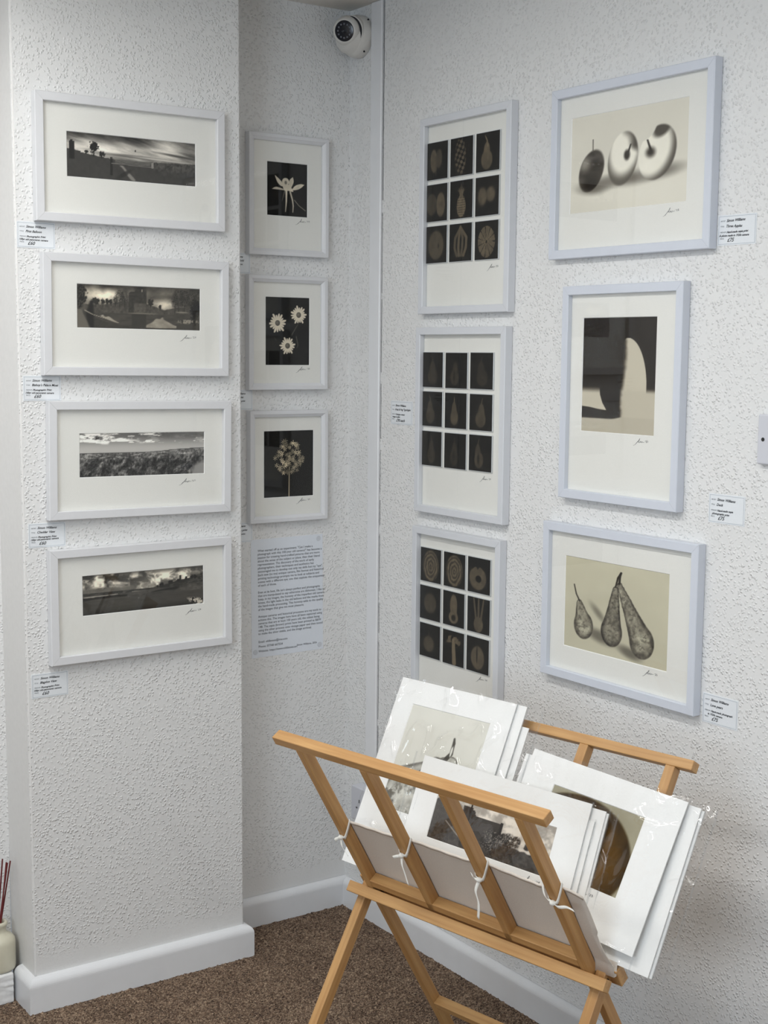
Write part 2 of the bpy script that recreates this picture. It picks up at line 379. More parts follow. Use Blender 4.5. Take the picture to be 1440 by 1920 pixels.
    T = mixv(T, .08 + .10 * (fbm(xa * 40, Y * 30, 50, 3) > .55), (1 - ss(.8, 1.0, ell(X, Y, .0, .78, .08, .36) + .7 * (fbm(xa * 20, Y * 16, 9, 4) - .5)))); T = tree(T, X, Y, A, .96, .12, .72, .05, .10, 88)
    return tone(.04 + T * 1.15, .10)
def pano_hills(X, Y, A):
    xa = X * A
    cl = fbm(xa * 3.2, Y * 12, 25, 6)
    sky = .40 + .34 * (1 - ss(.62, 1, Y)) + .55 * ss(.5, .66, cl) * ss(.72, .80, Y) * (1 - .75 * ss(.25, .6, X)) - .35 * ss(.56, .68, fbm(xa * 5, Y * 16, 28, 5)) * ss(.80, .9, Y) * (X < .32)
    sky = mixv(sky, .30 + .2 * cl, ss(.80, 1, Y) * ss(.25, .7, X)); sky += .5 * ss(.62, .7, fbm(xa * 4, Y * 28, 30, 4)) * ss(.75, .8, Y)
    hz = .545 + .07 * ss(.5, .95, X) + .012 * (fbm(xa * 8, Y * 0, 4, 4) - .5)
    n1 = fbm(xa * 9 + .6 * Y, Y * 9 - xa * 4.5, 35, 6, .72); n2 = fbm(xa * 26, Y * 22, 37, 4, .7)
    land = .14 + .16 * ss(.3, .55, Y) + 1.25 * np.clip(n1 - .44, 0, 1) * (1 - .5 * ss(.38, .52, Y)) + .40 * (n2 - .45)
    land += .25 * ss(.55, .62, fbm(xa * 7, Y * 30, 36, 4)) * ss(.38, .45, Y)
    T = mixv(sky, land, 1 - ss(hz - .006, hz + .006, Y))
    T = mixv(T, .58, inside(ell(X, Y, 1.0, .05, .10, .25), .3)); T = mixv(T, .3, (1 - ss(.004, .012, np.abs(Y - hz))))
    return tone(T * 1.02, .03)
def pano_clouds(X, Y, A):
    xa = X * A; wx = xa + .5 * fbm(xa * 4, Y * 4, 80, 3); cl = fbm(wx * 3.2, Y * 4.5 + .6 * xa, 47, 6)
    T = .22 + .78 * ss(.36, .72, cl); T = mixv(T, .40 + .3 * (cl - .5), (1 - ss(.60, .72, Y)) * (1 - ss(.35, .55, X))); T += .16 * inside(ell(X, Y, .60, .70, .22, .18), .9); T = mixv(T, .28, ss(.86, 1, Y) * .7 * ss(.2, .4, X))
    hz = .545 + .17 * ss(.52, .93, X) + .02 * (fbm(xa * 24, Y * 0, 6, 4) - .4) * ss(.55, .7, X)
    land = .24 + .16 * (fbm(xa * 9, Y * 20, 52, 5) - .35); land = mixv(land, .15, ss(.47, .49, Y) * (fbm(xa * 9, Y * 30, 99, 3) > .42) * .7)
    land = mixv(land, .62, ss(.43, .44, Y - .06 * X) * (1 - ss(.455, .465, Y - .06 * X)) * (X < .28)); land = mixv(land, .55, inside(ell(X, Y, .42, .49, .08, .010), .5) * (fbm(xa * 20, Y * 2, 12, 2) > .45))
    land = mixv(land, .12, ss(.36, .37, Y - .05 * X) * (1 - ss(.40 + .04 * fbm(xa * 20, Y * 0, 41, 3), .43 + .04 * fbm(xa * 20, Y * 0, 41, 3), Y - .05 * X)) * (X < .36)); land = mixv(land, .33, inside(ell(X, Y, .22, .37, .16, .03), .3) * .6)
    land = mixv(land, .30 + .10 * (fbm(xa * 8, Y * 12, 42, 4) - .5), inside(ell(X, Y, .55, .46, .18, .05, .1), .5)); land = poly(land, X, Y, [(.56, .42), (.66, .44), (.76, .44), (.80, .50), (.72, .50), (.60, .46)], .13, .02)
    land = mixv(land, .36 + .3 * (fbm(xa * 16, Y * 16, 44, 4) - .5), inside(ell(X, Y, .90, .44, .10, .12), .5) * .7); land = mixv(land, .27 + .06 * (fbm(xa * 5, Y * 30, 45, 4) - .5), 1 - ss(.33, .35, Y - .04 * X)); land = mixv(land, .12, (1 - ss(.0, .18, Y)) * .5)
    land = mixv(land, .62 * (fbm(xa * 26, Y * 26, 55, 4) > .52) + .15, inside(ell(X, Y, .96, .06, .06, .14, .6), .4))
    T = mixv(T, land, 1 - ss(hz - .006, hz + .006, Y)); T = mixv(T, .17, ((np.abs(X - .803) < .011) & (Y < .80) & (Y > .60)).astype(float))
    for k in range(16):
        r = random.Random(k + 90); cx = .58 + .36 * r.random(); cy = .545 + .17 * ss(.52, .93, np.array(cx)); T = tree(T, X, Y, A, cx, float(cy) - .03, float(cy) + r.uniform(.03, .07), .012, .13, k)
    return tone(T, .08)
def fl_columbine(X, Y, A):
    T = .065 + .02 * fbm(X * 4, Y * 4, 2, 3); sh = .82 + .16 * (fbm(X * 9, Y * 9, 5, 3) - .5)
    T = line(T, X, Y, [(.43, .46), (.37, .28)], .012, .004, .42, .015)
    T = poly(T, X, Y, [(.117, .493), (.214, .536), (.37, .514), (.417, .486), (.27, .488)], sh * .9); T = poly(T, X, Y, [(.93, .616), (.835, .625), (.70, .585), (.62, .50), (.757, .514), (.855, .558)], sh)
    T = poly(T, X, Y, [(.64, .745), (.66, .66), (.62, .573), (.56, .50), (.534, .60), (.563, .69)], sh * .95); T = poly(T, X, Y, [(.185, .757), (.28, .70), (.37, .63), (.41, .565), (.34, .56), (.25, .63)], sh * .95)
    T = poly(T, X, Y, [(.37, .616), (.388, .543), (.427, .478), (.524, .478), (.65, .468), (.60, .543), (.563, .587), (.47, .60)], sh * .98); d = ell(X, Y, .456, .645, .088, .072); T = mixv(T, .78 - .35 * (1 - ss(.3, .8, ell(X, Y, .46, .63, .055, .06))), inside(d, .08))
    T = line(T, X, Y, [(.476, .486), (.476, .283), (.456, .08)], .026, .006, .84, .015); T = line(T, X, Y, [(.573, .457), (.63, .31), (.65, .196), (.64, .08)], .020, .009, .74, .015); T = line(T, X, Y, [(.68, .31), (.796, .21), (.96, .123)], .007, .006, .55, .010)
    return tone(T, .10)
def fl_daisies(X, Y, A):
    T = .065 + .02 * fbm(X * 4, Y * 4, 2, 3); x = X; y = Y / A
    for (cx, cy, R, ph, n) in ((.27, .62, .205, .1, 17), (.755, .745, .19, .3, 18), (.50, .285, .185, .2, 17)):
        cy = cy / A; dx = x - cx; dy = y - cy; r = np.hypot(dx, dy); th = np.arctan2(dy, dx) + ph
        k = np.round(th * n / (2 * np.pi)); off = np.abs(th - k * 2 * np.pi / n); rr = R * (.88 + .12 * np.sin(k * 2.3))
        w = .36 * np.sqrt(np.clip((r / rr) * (1.05 - r / rr) * 3, 0, 1)) * rr * .42
        m = (1 - ss(w - .006, w + .008, off * r)) * (r < rr) * (r > .03)
        T = mixv(T, .88 - .12 * (off * r / .03).clip(0, 1), m); T = mixv(T, .48 - .14 * ss(0, .055, np.hypot(dx + .01, dy - .01)), 1 - ss(.052, .060, r))
    T = line(T, X, Y, [(.75, .62), (.66, .52), (.60, .45)], .006, .012, .30, .02); T = line(T, X, Y, [(.70, .42), (.74, .30), (.72, .26)], .010, .006, .34, .02); T = line(T, X, Y, [(.20, .40), (.24, .36)], .005, .004, .3, .02)
    return tone(T, .10)
def fl_allium(X, Y, A):
    T = .065 + .02 * fbm(X * 4, Y * 4, 2, 3); x = X; y = Y / A; r = random.Random(5)
    T = line(T, x, y, [(.505, 0), (.51, .45 / A)], .010, .008, .68, .012)
    for k in range(95):
        a = r.uniform(0, 2 * math.pi); q = math.sqrt(r.random()) * .29; cx = .50 + q * math.cos(a); cy = .60 / A + q * math.sin(a) * 1.02
        v = r.uniform(.30, .86); s = r.uniform(.035, .055); ph = r.uniform(0, 2); dx = x - cx; dy = y - cy; rr = np.hypot(dx, dy); th = np.arctan2(dy, dx) + ph
        w = np.cos(3 * th) ** 2; T = mixv(T, v, (rr < s * (.25 + .75 * w ** 3)).astype(float))
        T = mixv(T, .10, (rr < .007).astype(float))
    return tone(T, .16)
# dim glass-plate subjects
def plate_img(kind, X, Y, A):
    base = .085 + .03 * fbm(X * 3, Y * 3, hash_(kind), 2); T = base; y = Y / A; tex = .8 + .45 * fbm(X * 9, Y * 9, hash_(kind) + 3, 4)
    v = .31 * tex
    H = 1 / A
    if kind == 'carrots': T = mixv(T, v, inside(ell(X, y, .36, .50 * H, .16, .32, .05), .15)); T = mixv(T, v * .8, inside(ell(X, y, .60, .55 * H, .14, .26, -.05), .15)); T = line(T, X, y, [(.46, .5 * H), (.46, .12 * H)], .04, .01, .28)
    elif kind == 'cone':
        m = inside(ell(X, y, .45, .50 * H, .25, .50), .15); sc = (np.sin(X * 26 + y * 12) * np.sin(X * 9 - y * 34) > .05); T = mixv(T, .10 + .22 * sc * tex, m)
    elif kind == 'tailpear': T = mixv(T, v, inside(ell(X, y, .46, .30 * H, .24, .26), .12)); T = mixv(T, v * 1.1, inside(ell(X, y, .46, .52 * H, .13, .24), .12)); T = line(T, X, y, [(.48, .65 * H), (.46, .8 * H), (.38, .92 * H)], .03, .012, .42)
    elif kind == 'halves': T = mixv(T, v * .75, inside(ell(X, y, .28, .46 * H, .24, .30), .12)); T = mixv(T, v, inside(ell(X, y, .70, .44 * H, .20, .34), .12))
    elif kind == 'pineapple':
        m = inside(ell(X, y, .50, .32 * H, .20, .30), .1); T = mixv(T, .22 + .22 * (np.sin((X + y) * 48) * np.sin((X - y) * 48) > -.1), m)
        for k in range(-3, 4): T = line(T, X, y, [(.5, .55 * H), (.5 + k * .03, .72 * H), (.5 + k * .055, (.90 - abs(k) * .05) * H)], .035, .008, .34)
    elif kind == 'plums': T = mixv(T, v, inside(ell(X, y, .30, .50 * H, .19, .24), .3)); T = mixv(T, v, inside(ell(X, y, .66, .54 * H, .19, .20), .3))
    elif kind == 'round': T = mixv(T, .27 * tex, inside(ell(X, y, .5, .48 * H, .36, .40), .12)); T = mixv(T, .17, inside(ell(X, y, .62, .46 * H, .04, .07), .4))
    elif kind == 'bananas':
        for k in range(4): T = line(T, X, y, [(.5, .90 * H), (.26 + k * .17, .62 * H), (.24 + k * .17, .36 * H), (.34 + k * .10, .16 * H)], .045, .05, .30 + .04 * (k % 2), .02)
    elif kind == 'citrus':
        dx = X - .5; dy = y - .46 * H; r = np.hypot(dx, dy / 1.15); th = np.arctan2(dy, dx); T = mixv(T, .34 * tex, ((r < .36) & (r > .04) & (np.abs(((th * 11 / (2 * np.pi)) % 1) - .5) < .43)).astype(float))
    elif kind.startswith('pear'):
        k = int(kind[4:]); r = random.Random(k); cx = .46 + r.uniform(-.05, .08); w = r.uniform(.17, .25) * (.8 if k in (1, 6, 8) else 1); lean = r.uniform(-.06, .06); b = .9 if k == 4 else r.uniform(.55, .85)
        m = np.maximum(inside(ell(X, y, cx, .31 * H, w, .23 * H), .12), inside(ell(X, y, cx + lean, .48 * H, w * .62, .27 * H), .14)); T = mixv(T, v * b, m)
        if k != 1: T = line(T, X, y, [(cx + lean, .70 * H), (cx + lean + .01, .80 * H), (cx + lean + .05 * (k % 3 - 1), .90 * H)], .022, .012, .34 * b)
        if k in (1, 7, 8): T = mixv(T, .13, inside(ell(X, y, cx - .02, .34 * H, .05, .14), .5))
    elif kind == 'cabbage' or kind == 'sprout': m = inside(ell(X, y, .50, .48 * H, .38, .46 * H), .1); rg = np.sin(np.hypot(X - .5, (y - .45 * H) * .8) * 60 + 6 * fbm(X * 6, Y * 6, 81, 3)); T = mixv(T, (.22 + .14 * (rg > 0)) * tex, m)
    elif kind == 'pepper': T = mixv(T, v, np.maximum(inside(ell(X, y, .45, .42 * H, .38, .34 * H), .1), 0) * (Y < .66 + .08 * np.abs(np.sin(X * 14)))); T = mixv(T, .09, inside(ell(X, y, .48, .40 * H, .13, .10), .15))
    elif kind == 'beet': T = mixv(T, v * .8, inside(ell(X, y, .5, .50 * H, .30, .30 * H, .5), .15))
    elif kind == 'butternut': T = mixv(T, v * 1.1, np.maximum(inside(ell(X, y, .5, .26 * H, .22, .19 * H), .1), inside(ell(X, y, .5, .60 * H, .17, .33 * H), .1))); T = mixv(T, .15, inside(ell(X, y, .5, .24 * H, .10, .09 * H), .3))
    elif kind == 'leek':
        T = mixv(T, v, inside(ell(X, y, .5, .24 * H, .21, .22 * H), .1))
        for k in (-1, 0, 1): T = line(T, X, y, [(.5 + k * .10, .35 * H), (.5 + k * .17, .70 * H), (.5 + k * .22, .97 * H)], .045, .03, .30, .02)
    elif kind == 'onion': T = mixv(T, .26 * tex, inside(ell(X, y, .45, .40 * H, .26, .24 * H), .2)); T = line(T, X, y, [(.45, .6 * H), (.44, .78 * H)], .02, .01, .24)
    elif kind == 'mushroom': T = mixv(T, v * 1.15, inside(ell(X, y, .5, .70 * H, .34, .17 * H), .12) * (fbm(X * 9, Y * 9, 4, 3) > .36)); T = mixv(T, .08, inside(ell(X, y, .5, .60 * H, .24, .06 * H), .2)); T = line(T, X, y, [(.5, .72 * H), (.52, .40 * H), (.55, .08 * H)], .07, .09, .42, .02)
    elif kind == 'garlic': T = mixv(T, v, inside(ell(X, y, .5, .42 * H, .30, .34 * H), .12)); T = mixv(T, .14, inside(ell(X, y, .47, .5 * H, .03, .24 * H), .4)); 
    return tone(T, tint=(1.1, .97, .76, .02, .03, .045))
def hash_(s): return sum(ord(c) * (i + 3) for i, c in enumerate(s)) % 97

SEP = (1.0, .985, .925, .05, .025, .0)
def apples(X, Y, A):
    x = X * A; Y = Y - .065; T = .885 + .03 * (fbm(X * 3, Y * 3, 2, 4) - .5); 
    T = mixv(T, .93, inside(ell(X, Y, .5, .12, .5, .16), .8) * .7)
    sh = lambda T, cx, cy, rx, ry, v, s, a=0: mixv(T, v, inside(ell(X, Y, cx, cy, rx, ry, a), s))
    T = sh(T, .28, .215, .17, .055, .52, .9, .10); T = sh(T, .52, .235, .17, .06, .45, .9); T = sh(T, .80, .26, .15, .055, .48, .9, .15); T = sh(T, .21, .17, .10, .05, .45, .9)
    d = ell(X, Y, .187, .36, .108, .215, -.20); T = mixv(T, .13 + .18 * ss(.5, 1.0, fbm(X * 6, Y * 8, 4, 4) + .3) , inside(d, .08))
    T = mixv(T, .55, inside(ell(X, Y, .125, .44, .05, .07), .9) * inside(d, .08)); T = mixv(T, .09, inside(ell(X, Y, .19, .20, .085, .10), .6) * inside(d, .08))
    T = line(T, X, Y, [(.198, .56), (.196, .68)], .004, .004, .30, .008)
    d = ell(X, Y, .465, .44, .128, .27, -.1); m = inside(d, .06); body = .97 - .62 * ss(.62, 1.05, ell(X, Y, .475, .53, .155, .31, -.1)) + .06 * (fbm(X * 9, Y * 9, 8, 4) - .5)
    T = mixv(T, body, m); T = mixv(T, .30, inside(ell(X, Y, .545, .62, .05, .13, .5), .5) * m); T = mixv(T, .97, inside(ell(X, Y, .47, .60, .06, .09), .7) * m)
    T = mixv(T, .14, inside(ell(X, Y, .50, .47, .025, .05), .5)); T = line(T, X, Y, [(.505, .47), (.53, .57)], .009, .006, .14, .01)
    d = ell(X, Y, .755, .45, .152, .27, -.15); cut = ell(X, Y, .62, .78, .13, .20); m = inside(d, .05) * (1 - inside(cut, .05)); 
    body = .97 - .66 * ss(.66, 1.05, ell(X, Y, .715, .49, .185, .33, -.15)) + .05 * (fbm(X * 9, Y * 9, 9, 4) - .5); T = mixv(T, body, m)
    T = mixv(T, .28, inside(ell(X, Y, .79, .68, .06, .09, -.6), .35) * m)
    T = mixv(T, .15, inside(ell(X, Y, .70, .46, .035, .045), .8)); T = line(T, X, Y, [(.705, .47), (.672, .585)], .010, .007, .13, .01)
    return tone(T, tint=SEP)
def swan(X, Y, A):
    base = .07 + .02 * fbm(X * 5, Y * 5, 3, 3); n = .03 * (fbm(X * 9, Y * 30, 6, 3) - .5); pale = .82
    e = .565 - .022 * np.cos((Y - .25) * 7) + n; r = ss(e - .03, e + .05, X); T = base
    cur = .62 + .265 * np.sqrt(np.clip(1 - ((Y - .40) / .425) ** 2, 0, 1)); top = np.where(X < .63, .826 - .05 * ((X - .63) / .09) ** 2, 2)
    T = mixv(T, pale, r * (1 - ss(-.004, .004, X - cur)) * (1 - ss(-.006, .006, Y - top)) * (Y < .83))
    T = mixv(T, pale - .03, r * (1 - ss(.345, .405, Y)))
    T = poly(T, X, Y, [(-.05, .225), (.12, .215), (.25, .20), (.35, .195), (.29, .26), (.255, .33), (.245, .42), (-.05, .42)], mixv(pale, base, ss(.335, .41, Y)), .005, sm=False)
    T = mixv(T, .76, 1 - ss(.112, .128, Y - .02 * ss(.40, .58, X)))
    return tone(T, tint=(.97, .94, .85, .05, .025, .0))
def pears(X, Y, A):
    T = .76 + .04 * (fbm(X * 4, Y * 4, 2, 4) - .5) + .04 * Y
    T = mixv(T, .80, inside(ell(X, Y, .5, .0, .7, .2), .9) * .5)
    T = mixv(T, .42, inside(ell(X, Y, .36, .19, .13, .06, -.35), .7)); T = mixv(T, .50, inside(ell(X, Y, .34, .44, .10, .03, -.9), .9)); T = mixv(T, .40, inside(ell(X, Y, .65, .09, .11, .05, -.4), .7))
    def pear(T, c0, r0, c1, r1, seed, v=.52):
        d = None
        n = 12; P = 0
        for i in range(n + 1):
            t = i / n; cx = c0[0] + (c1[0] - c0[0]) * t; cy = c0[1] + (c1[1] - c0[1]) * t; rr = r0 + (r1 - r0) * (t ** .8 if t < .6 else t ** .9)
            e = ell(X, Y, cx, cy, rr, rr * A); d = e if d is None else np.minimum(d, e)
        sp = fbm(X * 22, Y * 18, seed, 5, .7); body = v + .34 * (sp - .5) * 1.6 - .30 * ss(.55, 1.0, d) + .12 * (1 - ss(0, .5, ell(X, Y, c0[0] - .02, c0[1] + .02, r0, r0 * A)))
        body = mixv(body, .22, ss(.56, .70, fbm(X * 40, Y * 36, seed + 3, 3)) * .5)
        return mixv(T, body, inside(d, .045))
    T = pear(T, (.195, .27), .098, (.15, .50), .030, 5, .60); T = line(T, X, Y, [(.150, .53), (.115, .60), (.092, .70)], .008, .006, .16, .008)
    T = pear(T, (.475, .27), .104, (.505, .72), .030, 6, .50); T = line(T, X, Y, [(.505, .76), (.525, .86), (.555, .92)], .008, .010, .12, .008)
    T = pear(T, (.765, .235), .115, (.545, .78), .026, 7, .54); T = line(T, X, Y, [(.54, .80), (.545, .88), (.555, .92)], .010, .009, .12, .008)
    return tone(T, tint=(1.0, .98, .86, .05, .03, .02))
def pear_tip(X, Y, A):
    T = .87 + .04 * (fbm(X * 3, Y * 3, 3, 4) - .5)
    n = 14; d = None
    for i in range(n + 1):
        t = i / n; cx = .26 + .42 * t; cy = .20 + .34 * t; r = .30 - .20 * t; e = ell(X, Y, cx, cy, r, r * .8); d = e if d is None else np.minimum(d, e)
    for cx, cy, rx, ry, an in ((.72, .40, .30, .10, -.55),): d = np.minimum(d, ell(X, Y, cx, cy, rx, ry, an))
    body = .72 + .5 * (fbm(X * 12, Y * 12, 7, 5) - .5) - .34 * ss(.75, 1, d); body = mixv(body, .42, ss(.5, .62, fbm(X * 9, Y * 9, 12, 5)) * (1 - ss(.15, .4, Y)))
    T = mixv(T, body, inside(d, .05)); T = line(T, X, Y, [(.60, .56), (.66, .64), (.655, .74), (.645, .78)], .026, .012, .25, .012); T = mixv(T, .9, inside(ell(X, Y, .655, .66, .012, .05), .3))
    T = line(T, X, Y, [(.30, .36), (.44, .50), (.58, .58)], .008, .012, .42, .012)
    return tone(T, tint=(.97, .965, .925, .05, .03, .0))
def ruins(X, Y, A):
    x = X * A; T = .58 + .26 * ss(.35, .7, fbm(x * 4, Y * 6, 5, 5)) + .05
    hz = .42 + .04 * (fbm(x * 9, Y * 0, 4, 4) - .5) - .12 * X
    land = .16 + .36 * (fbm(x * 14 + Y * 4, Y * 16, 8, 5, .65) - .35); T = mixv(T, land, 1 - ss(hz - .01, hz + .015, Y))
    def blk(T, x0, x1, y0, y1, v): return mixv(T, v + .12 * (fbm(x * 30, Y * 30, 3, 3) - .5), ((X > x0) & (X < x1) & (Y > y0) & (Y < y1)).astype(float))
    T = mixv(T, .16 + .14 * fbm(x * 26, Y * 26, 31, 4), ((X < .26) & (Y < .90 - .35 * np.abs(X - .06) - .08 * fbm(x * 20, Y * 0, 13, 3) - .1 * (X > .12) + .02)).astype(float) * (Y > .25))
    T = mixv(T, .15 + .10 * fbm(x * 26, Y * 26, 33, 4), ((X > .24) & (X < .58) & (Y < .72 + .05 * (X < .32) + .10 * ss(.36, .34, X) + .012 * fbm(x * 30, Y * 0, 12, 3)) & (Y > .25)).astype(float))
    T = mixv(T, .10, ((X > .57) & (X < .59) & (Y < .76) & (Y > .3)).astype(float)); T = mixv(T, .12, ((X > .30) & (X < .315) & (Y < .93) & (Y > .4)).astype(float))
    for cx, cy, r in ((.52, .36, .08), (.66, .45, .05), (.72, .47, .04), (.62, .47, .035), (.10, .80, .05), (.18, .74, .05)):
        T = mixv(T, .12 + .30 * (fbm(x * 40, Y * 40, 60, 3) > .58), inside(ell(X, Y, cx, cy, r, r * A * .9), .2) * ss(.22, .42, fbm(x * 30, Y * 30, 77, 3)))
    T = line(T, X, Y, [(.815, .40), (.835, .80)], .022, .014, .14, .01); T = line(T, X, Y, [(.70, .20), (.74, .02)], .012, .014, .08, .01)
    T = line(T, X, Y, [(.12, .45), (.24, .24), (.30, .16)], .006, .006, .6, .01)
    return tone(T, tint=(1.0, .96, .90, .03, .01, .0))
def brown_fruit(X, Y, A):
    T = .62 + .05 * (fbm(X * 6, Y * 6, 3, 4) - .5); d = ell(X, Y, .36, .30, .66, .70, -.25)
    body = .26 + .16 * (fbm(X * 7, Y * 2.5, 6, 5) - .4) - .10 * ss(.7, 1, d) + .14 * np.exp(-((X - .62) / .09) ** 2) * (Y < .6)
    c = tone(T, tint=(1.0, .96, .82, .0, .0, .0)); b = np.stack([body * 1.3, body * .92, body * .36], -1); m = inside(d, .03)[..., None]
    return (c * (1 - m) + b * m).clip(0, 1)

def photo(name, x0, x1, z0, z1, y, fn, parent, res=.0014, label=None, nv=None):
    w, h = x1 - x0, z1 - z0; nx = max(8, int(w / res)); ny = max(8, int(h / res)); X, Y = grid(nx, ny)
    col = fn(X, Y, w / h); col = np.where(col <= .04045, col / 12.92, ((col + .055) / 1.055) ** 2.4)
    v = np.stack([x0 + X * w, np.full_like(X, y), z0 + Y * h], -1).reshape(-1, 3)
    i = np.arange(nx * ny).reshape(ny, nx); f = np.stack([i[:-1, :-1], i[:-1, 1:], i[1:, 1:], i[1:, :-1]], -1).reshape(-1, 4)
    me = bpy.data.meshes.new(name); me.vertices.add(len(v)); me.vertices.foreach_set('co', v.ravel().astype('f'))
    me.loops.add(f.size); me.loops.foreach_set('vertex_index', f.ravel().astype('i'))
    me.polygons.add(len(f)); me.polygons.foreach_set('loop_start', (np.arange(len(f)) * 4).astype('i')); me.polygons.foreach_set('loop_total', np.full(len(f), 4, 'i'))
    me.update(calc_edges=True)
    at = me.color_attributes.new('tone', 'FLOAT_COLOR', 'POINT')
    at.data.foreach_set('color', np.concatenate([col.reshape(-1, 3), np.ones((nx * ny, 1))], 1).ravel().astype('f'))
    o = link(name, me, M['photo'], parent)
    if label: o['label'] = label
    return o

# ------------------------------------------------------------ room shell
D = .138; H = 2.206; XP0, XP1 = -.875, -.3705; XL, YB = -3.4, -4.6
def struct(o): o['kind'] = 'structure'; return o
def wall_quad(name, P, mat, back):
    """thin slab: polygon P in front, offset by 'back' behind"""
    n = len(P); vs = [Vector(p) for p in P] + [Vector(p) + Vector(back) for p in P]
    fs = [tuple(range(n)), tuple(range(2 * n - 1, n - 1, -1))] + [(i, (i + 1) % n + 0, (i + 1) % n + n, i + n) for i in range(n)]
    bm = bmesh.new(); me = mesh(name, vs, fs); bm.from_mesh(me); return struct(link(name, bm_mesh(name, bm), mat))
wall_quad('wall_right', [(0, 0, 0), (0, YB, 0), (0, YB, H), (0, 0, H)], M['wall_x'], (.1, 0, 0))
wall_quad('wall_alcove', [(XP1, 0, 0), (0, 0, 0), (0, 0, H), (XP1, 0, H)], M['wall_y'], (0, .1, 0))
wall_quad('wall_left_recess', [(XL, 0, 0), (XP0, 0, 0), (XP0, 0, H), (XL, 0, H)], M['wall_y'], (0, .1, 0))
wall_quad('wall_left', [(XL, 0, 0), (XL, YB, 0), (XL, YB, H), (XL, 0, H)], M['far'], (-.1, 0, 0))
wall_quad('wall_back', [(XL, YB, 0), (0, YB, 0), (0, YB, H), (XL, YB, H)], M['far'], (0, -.1, 0))
wall_quad('ceiling', [(XL, YB, H), (0, YB, H), (0, 0, H), (XL, 0, H)], M['ceiling'], (0, 0, .1))
# chimney breast carrying the four landscapes (left edge leans a little, as the old plaster does)
bx0, bx1 = -.8725, -.8885
vs = [(bx0, -D, 0), (XP1 + .002, -D, 0), (XP1 - .004, -D, H), (bx1, -D, H), (bx0, 0, 0), (XP1 + .002, 0, 0), (XP1 - .004, 0, H), (bx1, 0, H)]
bm = bmesh.new(); bm.from_mesh(mesh('a', vs, [(0, 1, 2, 3), (1, 5, 6, 2), (5, 4, 7, 6), (4, 0, 3, 7), (3, 2, 6, 7), (0, 4, 5, 1)]))
ve = [e for e in bm.edges if abs(e.verts[0].co.z - e.verts[1].co.z) > 1 and e.verts[0].co.y < -.1]
bmesh.ops.bevel(bm, geom=ve, offset=.004, segments=3, affect='EDGES')
me = bm_mesh('wall_chimney_breast', bm); me.materials.append(M['wall_y']); me.materials.append(M['plaster'])
for p in me.polygons:
    if abs(p.normal.x) > .7: p.material_index = 1
struct(link('wall_chimney_breast', me, None))
# carpet: a displaced pile surface
def carpet():
    x0, x1, y0, y1, st = -1.35, 0, -1.35, 0, .0042
    nx, ny = int((x1 - x0) / st), int((y1 - y0) / st); X, Y = np.meshgrid(np.linspace(x0, x1, nx), np.linspace(y0, y1, ny))
    Z = rng.random(X.shape) * .0045 - .003 + .002 * vnoise(X * 90 + 200, Y * 90 + 200, 5)
    v = np.stack([X, Y, Z], -1).reshape(-1, 3); i = np.arange(nx * ny).reshape(ny, nx)
    f = np.stack([i[:-1, :-1], i[:-1, 1:], i[1:, 1:], i[1:, :-1]], -1).reshape(-1, 4)
    V = v.tolist(); F = f.tolist(); b = len(V)
    V += [(XL, YB, -.001), (x0, YB, -.001), (x0, 0, -.001), (XL, 0, -.001), (0, YB, -.001), (0, y0, -.001), (x0, y0, -.001),
          (XL, YB, -.08), (0, YB, -.08), (0, 0, -.08), (XL, 0, -.08)]
    F += [(b, b + 1, b + 2, b + 3), (b + 1, b + 4, b + 5, b + 6), (b + 10, b + 9, b + 8, b + 7)]
    return struct(link('floor', mesh('floor', V, F), M['carpet']))
carpet()
def skirting(name, path, mat=M['gloss'], h=.074, t=.020):
    q = [(t - .016 + .016 * math.cos(a), h - .018 + .018 * math.sin(a)) for a in np.linspace(0, math.pi / 2, 9)]
    """path: floor polyline along the wall; profile pushed to the left-hand normal"""
    prof = [(0, 0), (t, 0)] + q + [(0, h + .0005)]
    P = [Vector((a, b, 0)) for a, b in path]; offs = []
    for i, p in enumerate(P):
        ns = []
        if i > 0: d = (P[i] - P[i - 1]).normalized(); ns.append(Vector((d.y, -d.x, 0)))
        if i < len(P) - 1: d = (P[i + 1] - P[i]).normalized(); ns.append(Vector((d.y, -d.x, 0)))
        m = sum(ns, Vector()) / len(ns); offs.append(m / m.length_squared)
    vs = []; n = len(prof)
    for p, o in zip(P, offs):
        for a, z in prof: vs.append(p + o * a + Vector((0, 0, z)))
    fs = [(i * n + k, i * n + (k + 1) % n, (i + 1) * n + (k + 1) % n, (i + 1) * n + k) for i in range(len(P) - 1) for k in range(n)]
    fs += [tuple(range(n)), tuple(range((len(P) - 1) * n + n - 1, (len(P) - 1) * n - 1, -1))]
    bm = bmesh.new(); bm.from_mesh(mesh(name, vs, fs)); me = bm_mesh(name, bm)
    return struct(link(name, me, mat))
skirting('baseboard_chimney_breast', [(XP0 + .002, -.062), (XP0 + .002, -D), (XP1, -D), (XP1, -.0)], t=.019)
skirting('baseboard_alcove', [(XP1 + .019, 0), (0, 0)], t=.016, h=.072)
skirting('baseboard_right', [(0, -.016), (0, YB)], t=.016, h=.072)
